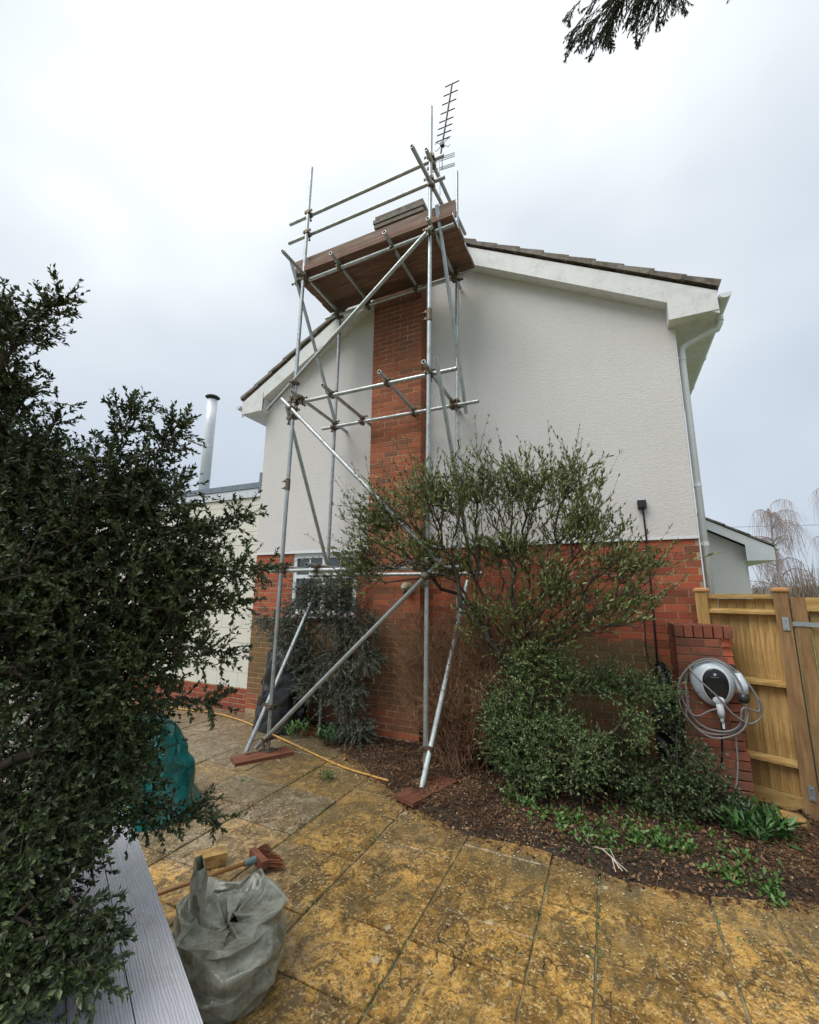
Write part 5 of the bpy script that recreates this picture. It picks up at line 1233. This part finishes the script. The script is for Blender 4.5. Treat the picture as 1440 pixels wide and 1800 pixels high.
# dead twiggy brown bush
def twiggy(name, label, base, spread_, hgt, n, seed, mat, rad=0.002, upright=True):
    rng = np.random.default_rng(seed); segs_ = []
    for i in range(n):
        p = np.array([base[0]+rng.normal()*0.10, base[1]+rng.normal()*0.07, base[2]]); t_ = np.array([base[0]+rng.uniform(-1, 1)*spread_[0], base[1]+rng.uniform(-1, 1)*spread_[1], base[2]+hgt*rng.uniform(0.45, 1.0)])
        m_ = 9; prev = p
        for q in range(1, m_+1):
            s_ = q/m_; pos = p+(t_-p)*np.array([s_**0.8, s_**0.8, s_])+rng.normal(size=3)*0.026
            segs_.append((prev, pos, rad*(1.3-s_)))
            if q > 2:
                for _ in range(3):
                    dv = nrm(pos-prev+rng.normal(size=3)*0.11*np.array([1, 1, .8])); e_ = pos+dv*rng.uniform(0.04, 0.16); segs_.append((pos, e_, rad*0.6))
            prev = pos
    A = np.array([s[0] for s in segs_]); B = np.array([s[1] for s in segs_]); R = np.array([s[2] for s in segs_])
    V, F = twigs(A, B, R, R*0.7, 3); o = link(name, mesh_np(name, V-np.array(base), F, mat)); o.location = base
    return o
o = twiggy('bare_bush', '', (3.62, -0.62, G), (0.66, 0.36), 1.55, 950, 31, MAT['twig_red'], 0.0036)
tag(o, 'leafless thicket of thin reddish brown twigs between the scaffold legs and the green bush', 'bush')

# weeds and leafy clumps
def clump(name, label, cat_, c, n, ln, wd, seed, mat, spread_=0.16, h=0.10, group=None):
    rng = np.random.default_rng(seed); a = rng.uniform(0, 2*PI, n); rr = spread_*np.sqrt(rng.random(n)); b = np.stack([rr*np.cos(a), rr*np.sin(a), np.zeros(n)], 1)
    b[:, 2] = rng.random(n)*h*0.5
    top = b+np.stack([0.5*ln*np.cos(a)*rng.random(n), 0.5*ln*np.sin(a)*rng.random(n), h*(0.3+0.7*rng.random(n))], 1)
    V1, F1 = leaves_on(rng, b, top, 3, ln, wd, 60, 0.3); V2, F2 = twigs(b-np.array([0, 0, 0.02]), top, 0.0012, 0.0008, 3)
    root = empty(name, c, label, cat_, group)
    link('leaves', mesh_np('leaves', V1, F1, mat), root); link('stems', mesh_np('stems', V2, F2, MAT['bark_grey']), root)
clump('weed', 'small leafy weed clump just right of the left scaffold foot, before the black cover', 'plant', (1.40, -0.50, G+0.01), 70, 0.06, 0.022, 41, MAT['leaf_weed'], 0.17, 0.14)
clump('weed', 'bright leafy weed under the grey conifer at the edge of the paving', 'plant', (1.98, -0.55, G+0.03), 90, 0.075, 0.022, 42, MAT['leaf_fern'], 0.19, 0.12)
clump('leafy_clump', 'strappy bright green plant at the foot of the fence, right of the charger pier', 'plant', (6.02, -0.86, G+0.04), 150, 0.11, 0.024, 43, MAT['leaf_fern'], 0.20, 0.10)
clump('weed', 'tiny weed growing in a paving joint between the two scaffold feet', 'plant', (2.52, -1.42, G), 24, 0.04, 0.014, 44, MAT['leaf_weed'], 0.06, 0.05)
def scatter_cover(name, pts, ln, wd, seed, mat, h=0.06, per=3):
    rng = np.random.default_rng(seed); n = len(pts); top = pts+np.stack([rng.normal(size=n)*0.02, rng.normal(size=n)*0.02, h*(0.4+0.8*rng.random(n))], 1)
    V, F = leaves_on(rng, pts, top, per, ln, wd, 65, 0.2); o = link(name, mesh_np(name, V, F, mat)); tag(o, kind='stuff'); return o
rng = np.random.default_rng(77); pts = []
for cx, cy, s_, n in ((4.46, -1.25, .16, 160), (4.75, -1.33, .18, 170), (5.07, -1.38, .20, 200), (5.20, -1.05, .25, 160), (5.30, -1.45, .12, 90), (5.52, -1.38, .17, 150), (5.72, -1.58, .12, 120), (5.96, -1.62, .09, 100), (5.5, -1.15, .2, 120), (5.85, -1.35, .14, 70), (4.30, -1.10, .12, 80), (2.3, -0.45, .2, 60), (5.0, -1.60, .2, 60)):
    for _ in range(n):
        x, y = cx+rng.normal()*s_*0.6, cy+rng.normal()*s_*0.5
        if noise.noise(Vector((x*7, y*7, 2))) < -0.02 or rng.random() < 0.25: continue
        if y > edge_y(x)-0.02 and y < -0.1: pts.append((x, y, bed_z(x, y)-0.005))
scatter_cover('ground_cover', np.array(pts), 0.038, 0.018, 78, MAT['leaf_weed'])
# brown needles and twigs over the bed
pts = []; 
for _ in range(52000):
    x = rng.uniform(0.9, 7.0); y = rng.uniform(-2.05, -0.3)
    dens = 0.22+0.85*math.exp(-((x-3.75)/0.55)**2-((y+1.35)/0.35)**2)+0.9*math.exp(-((x-6.35)/0.35)**2-((y+1.1)/0.4)**2)+0.45*math.exp(-((x-2.9)/0.5)**2-((y+0.9)/0.4)**2)
    if y < edge_y(x)-abs(rng.normal())*0.03 or rng.random() > dens: continue
    pts.append((x, y, bed_z(x, y)+0.004+0.03*rng.random()))
pts = np.array(pts); d = rand_dir(rng, len(pts))*np.array([1, 1, 0.28]); ln = 0.015+0.05*rng.random((len(pts), 1))**1.5
V, F = twigs(pts-d*ln/2, pts+d*ln/2, 0.0019, 0.0011, 3)
tag(link('needle_litter', mesh_np('needle_litter', V, F, MAT['litter'])), kind='stuff')
n = 8500; P_ = []
while len(P_) < n:
    x = rng.uniform(0.9, 7.2); y = rng.uniform(-2.05, -0.2)
    if y > edge_y(x)-0.03: P_.append((x, y, bed_z(x, y)+0.006+0.02*rng.random()))
P_ = np.array(P_); a_ = rand_dir(rng, n)*np.array([1, 1, 0.3]); V, F = leaves_on(rng, P_, P_+a_*0.002, 1, 0.028, 0.017, 30, 0.0, 0.5)
tag(link('leaf_litter', mesh_np('leaf_litter', V, F, MAT['litter'])), kind='stuff')
# pale petals and leaf flecks on paving and soil
pts = []
for _ in range(30000):
    x = rng.uniform(0.2, 7.2); y = rng.uniform(-4.6, -0.35); ey = edge_y(max(0.55, x)); dd = ey-y
    if dd < -0.8 or x < 0.6 and y > -0.3: continue
    pr_ = math.exp(-max(0, dd)/0.55)*(0.9 if dd > 0 else 0.75)+0.08
    pr_ *= 0.35+1.3*max(0, noise.noise(Vector((x*2.2, y*2.2, 9)))+0.35)
    if rng.random() > pr_*0.8: continue
    z = bed_z(x, y)+0.006 if (dd < 0 and x > 0.55) else G+0.0065
    pts.append((x, y, z))
pts = np.array(pts); n = len(pts); a = rng.uniform(0, 2*PI, n); s_ = (0.003+0.008*rng.random(n)**2.2)
dx = np.stack([np.cos(a)*s_, np.sin(a)*s_, rng.normal(size=n)*0.0012], 1); dy = np.stack([-np.sin(a)*s_*0.6, np.cos(a)*s_*0.6, rng.normal(size=n)*0.0012], 1)
V = np.stack([pts-dx, pts+dy, pts+dx, pts-dy], 1).reshape(-1, 3); F = np.arange(4*n).reshape(-1, 4)
tag(link('fallen_petals', mesh_np('fallen_petals', V, F, MAT['petal'])), kind='stuff')
# moss and tiny grass in the joints
pts = []
for _ in range(1500):
    ci = rng.integers(9, 18); 
    if rng.random() < 0.6: x = bounds[ci]+rng.normal()*0.004; y = rng.uniform(-3.8, -1.2)
    else:
        ks = known.get(int(ci)); 
        if not ks: continue
        y = ks[rng.integers(0, len(ks))]+rng.normal()*0.004; x = rng.uniform(bounds[ci], bounds[ci+1])
    if noise.noise(Vector((x*1.5, y*1.5, 4))) < 0.05 or y > edge_y(x): continue
    pts.append((x, y, G-0.006))
scatter_cover('joint_moss', np.array(pts), 0.016, 0.006, 79, MAT['leaf_weed'], 0.012, 3)

# overhanging cypress: trunk stands outside the frame at the right, its limb reaches over the view
rng = np.random.default_rng(91)
tr = empty('cypress_tree', (9.0, -4.2, G), 'drooping dark cypress branch hanging into the top of the sky at the right', 'tree')
base = np.array([9.0, -4.2, G])
trunk = [(9.0, -4.2, G), (9.02, -4.2, 2), (8.98, -4.18, 4), (9.0, -4.2, 6.2), (9.0, -4.2, 8.5)]
mm = MB().tube([tuple(np.array(p)-base) for p in trunk], [.22, .19, .16, .12, .05], 12); link('trunk', mm.mesh('trunk', True), tr, MAT['bark'])
limb = smooth_curve([(9.0, -4.2, 6.0), (8.0, -3.8, 6.3), (7.0, -3.3, 6.15), (6.1, -2.95, 5.75), (5.4, -2.85, 5.45)], 6)
mm = MB().tube([tuple(np.array(p)-base) for p in limb], [0.07-0.055*i/(len(limb)-1) for i in range(len(limb))], 8); link('limb', mm.mesh('limb', True), tr, MAT['bark'])
A, B = [], []
def spray(p, d, ln, lvl):
    m_ = max(3, int(ln/0.03)); prev = np.array(p); d = np.array(d, float)
    for q in range(m_):
        d = nrm(d+rng.normal(size=3)*0.10+np.array([0, 0, -0.10])); nx_ = prev+d*ln/m_; A.append(prev); B.append(nx_)
        if lvl > 0 and q > 0:
            for _ in range(2 if lvl > 1 else 1):
                dd_ = nrm(d+rand_dir(rng, 1)[0]*0.5+np.array([-0.1, 0, -0.15])); spray(nx_, dd_, ln*(0.42 if lvl > 1 else 0.35)*(1.1-q/m_), lvl-1)
        prev = nx_
for (px_, py_, pz_, dx_, dy_, ln_) in ((5.45, -2.9, 5.42, -.75, .05, .50), (5.55, -2.85, 5.5, -.65, .1, .60), (5.62, -3.0, 5.5, -.6, -.2, .52), (5.75, -2.9, 5.55, -.6, .1, .62), (5.85, -2.85, 5.6, -.45, .1, .62), (5.95, -3.0, 5.65, -.5, -.1, .56), (6.05, -2.9, 5.7, -.35, .1, .60), (6.15, -2.95, 5.72, -.3, .0, .62), (6.3, -3.0, 5.75, -.15, 0, .56), (5.4, -2.95, 5.4, -.9, -.1, .38), (6.5, -3.05, 5.9, -.1, 0, .60), (6.7, -3.15, 6.0, 0, 0, .6), (6.1, -2.8, 5.62, 0, .1, .5), (7.3, -3.4, 6.2, .1, 0, .8), (5.7, -2.75, 5.5, -.5, .2, .5)):
    for _ in range(4): spray((px_+rng.normal()*.06, py_+rng.normal()*.06, pz_+.02), (dx_+rng.normal()*.16, dy_+rng.normal()*.16, -0.8), ln_*rng.uniform(.5, .88), 2)
A, B = np.array(A), np.array(B)
V1, F1 = twigs(A-base, B-base, 0.0022, 0.0018, 3); link('twigs', mesh_np('twigs', V1, F1, MAT['bark']), tr)
V2, F2 = leaves_on(rng, A-base, B-base, 3, 0.020, 0.0040, 20, -0.1, 0.3, 0.1); link('foliage', mesh_np('foliage', V2, F2, MAT['leaf_cyp']), tr)

# weeping birches beyond the fence
def birch(x, y, hgt, seed, label, lean=0.0):
    rng = np.random.default_rng(seed); root = empty('weeping_birch', (x, y, G), label, 'tree', 'bare birches beyond the fence')
    pts = [np.array([0, 0, 0.])]
    for q in range(1, 11): pts.append(pts[-1]+np.array([lean*0.1+rng.normal()*.06, rng.normal()*.06, hgt/10]))
    mm = MB().tube([tuple(p) for p in pts], [0.13-0.011*i for i in range(11)], 8); link('trunk', mm.mesh('trunk', True), root, MAT['birch'])
    A_, B_, R_ = [], [], []
    for b_ in range(26):
        i0 = rng.integers(3, 11); p = pts[i0].copy(); az = rng.uniform(0, 2*PI); L_ = rng.uniform(1.0, 2.4)*(1.25-i0/16); m_ = 10; prev = p; rad0 = 0.045*(1.2-i0/12)
        for q in range(m_):
            t_ = q/m_; dv = np.array([math.cos(az), math.sin(az), 1.1-2.0*t_])+rng.normal(size=3)*0.12; nx_ = prev+nrm(dv)*L_/m_; A_.append(prev); B_.append(nx_); R_.append(rad0*(1-t_)+0.010)
            if q > 2:
                for _ in range(5):      # hanging twigs
                    pp = nx_.copy(); hh = rng.uniform(0.5, 1.9); kk = 4; off = rng.normal(size=3)*0.30; off[2] = 0
                    for s_ in range(kk):
                        np_ = pp+off/kk*(1.4-s_/kk)+np.array([rng.normal()*.02, rng.normal()*.02, -hh/kk]); A_.append(pp); B_.append(np_); R_.append(0.0062); pp = np_
            prev = nx_
    A_, B_, R_ = np.array(A_), np.array(B_), np.array(R_)
    big = R_ > 0.009
    V, F = twigs(A_[big], B_[big], R_[big], R_[big]*0.9, 5); link('boughs', mesh_np('boughs', V, F, MAT['birch']), root)['kind'] = 'stuff'
    V, F = twigs(A_[~big], B_[~big], R_[~big], R_[~big]*0.8, 3); link('hanging_twigs', mesh_np('hanging_twigs', V, F, MAT['birch_twig']), root)['kind'] = 'stuff'
birch(13.85, 25.0, 7.0, 51, 'bare weeping birch with a pale trunk standing behind the right fence post, the smaller one')
birch(17.2, 25.5, 9.6, 52, 'taller bare weeping birch cut by the right edge of the photograph')
# winter thicket and far hedge line
rng = np.random.default_rng(61); n = 9000
bx = np.stack([rng.uniform(10, 46, n), rng.uniform(30, 40, n), np.full(n, G)], 1); tp = bx+np.stack([rng.normal(size=n)*0.7, rng.normal(size=n)*0.5, rng.uniform(0.8, 3.6, n)*(0.8+0.35*np.sin(bx[:, 0]*0.8)+0.15*np.sin(bx[:, 0]*2.3))], 1)
V, F = twigs(bx, tp, 0.045, 0.012, 3); tag(link('winter_thicket', mesh_np('winter_thicket', V, F, MAT['thicket'])), kind='stuff')
n = 30000; c = np.stack([rng.uniform(8, 60, n), rng.uniform(41, 47, n), rng.random(n)**0.7*2.6*1.0+G], 1); d = rand_dir(rng, n)*0.35
V, F = twigs(c-d, c+d, 0.03, 0.02, 3); tag(link('far_hedgerow', mesh_np('far_hedgerow', V, F, MAT['thicket'])), kind='stuff')
n = 14000; c = np.stack([rng.uniform(-70, -12, n), rng.uniform(26, 38, n), rng.random(n)**0.8*2.4+G], 1); d = rand_dir(rng, n)*0.4
V, F = twigs(c-d, c+d, 0.035, 0.02, 3); tag(link('far_hedgerow', mesh_np('far_hedgerow', V, F, MAT['thicket'])), kind='stuff')
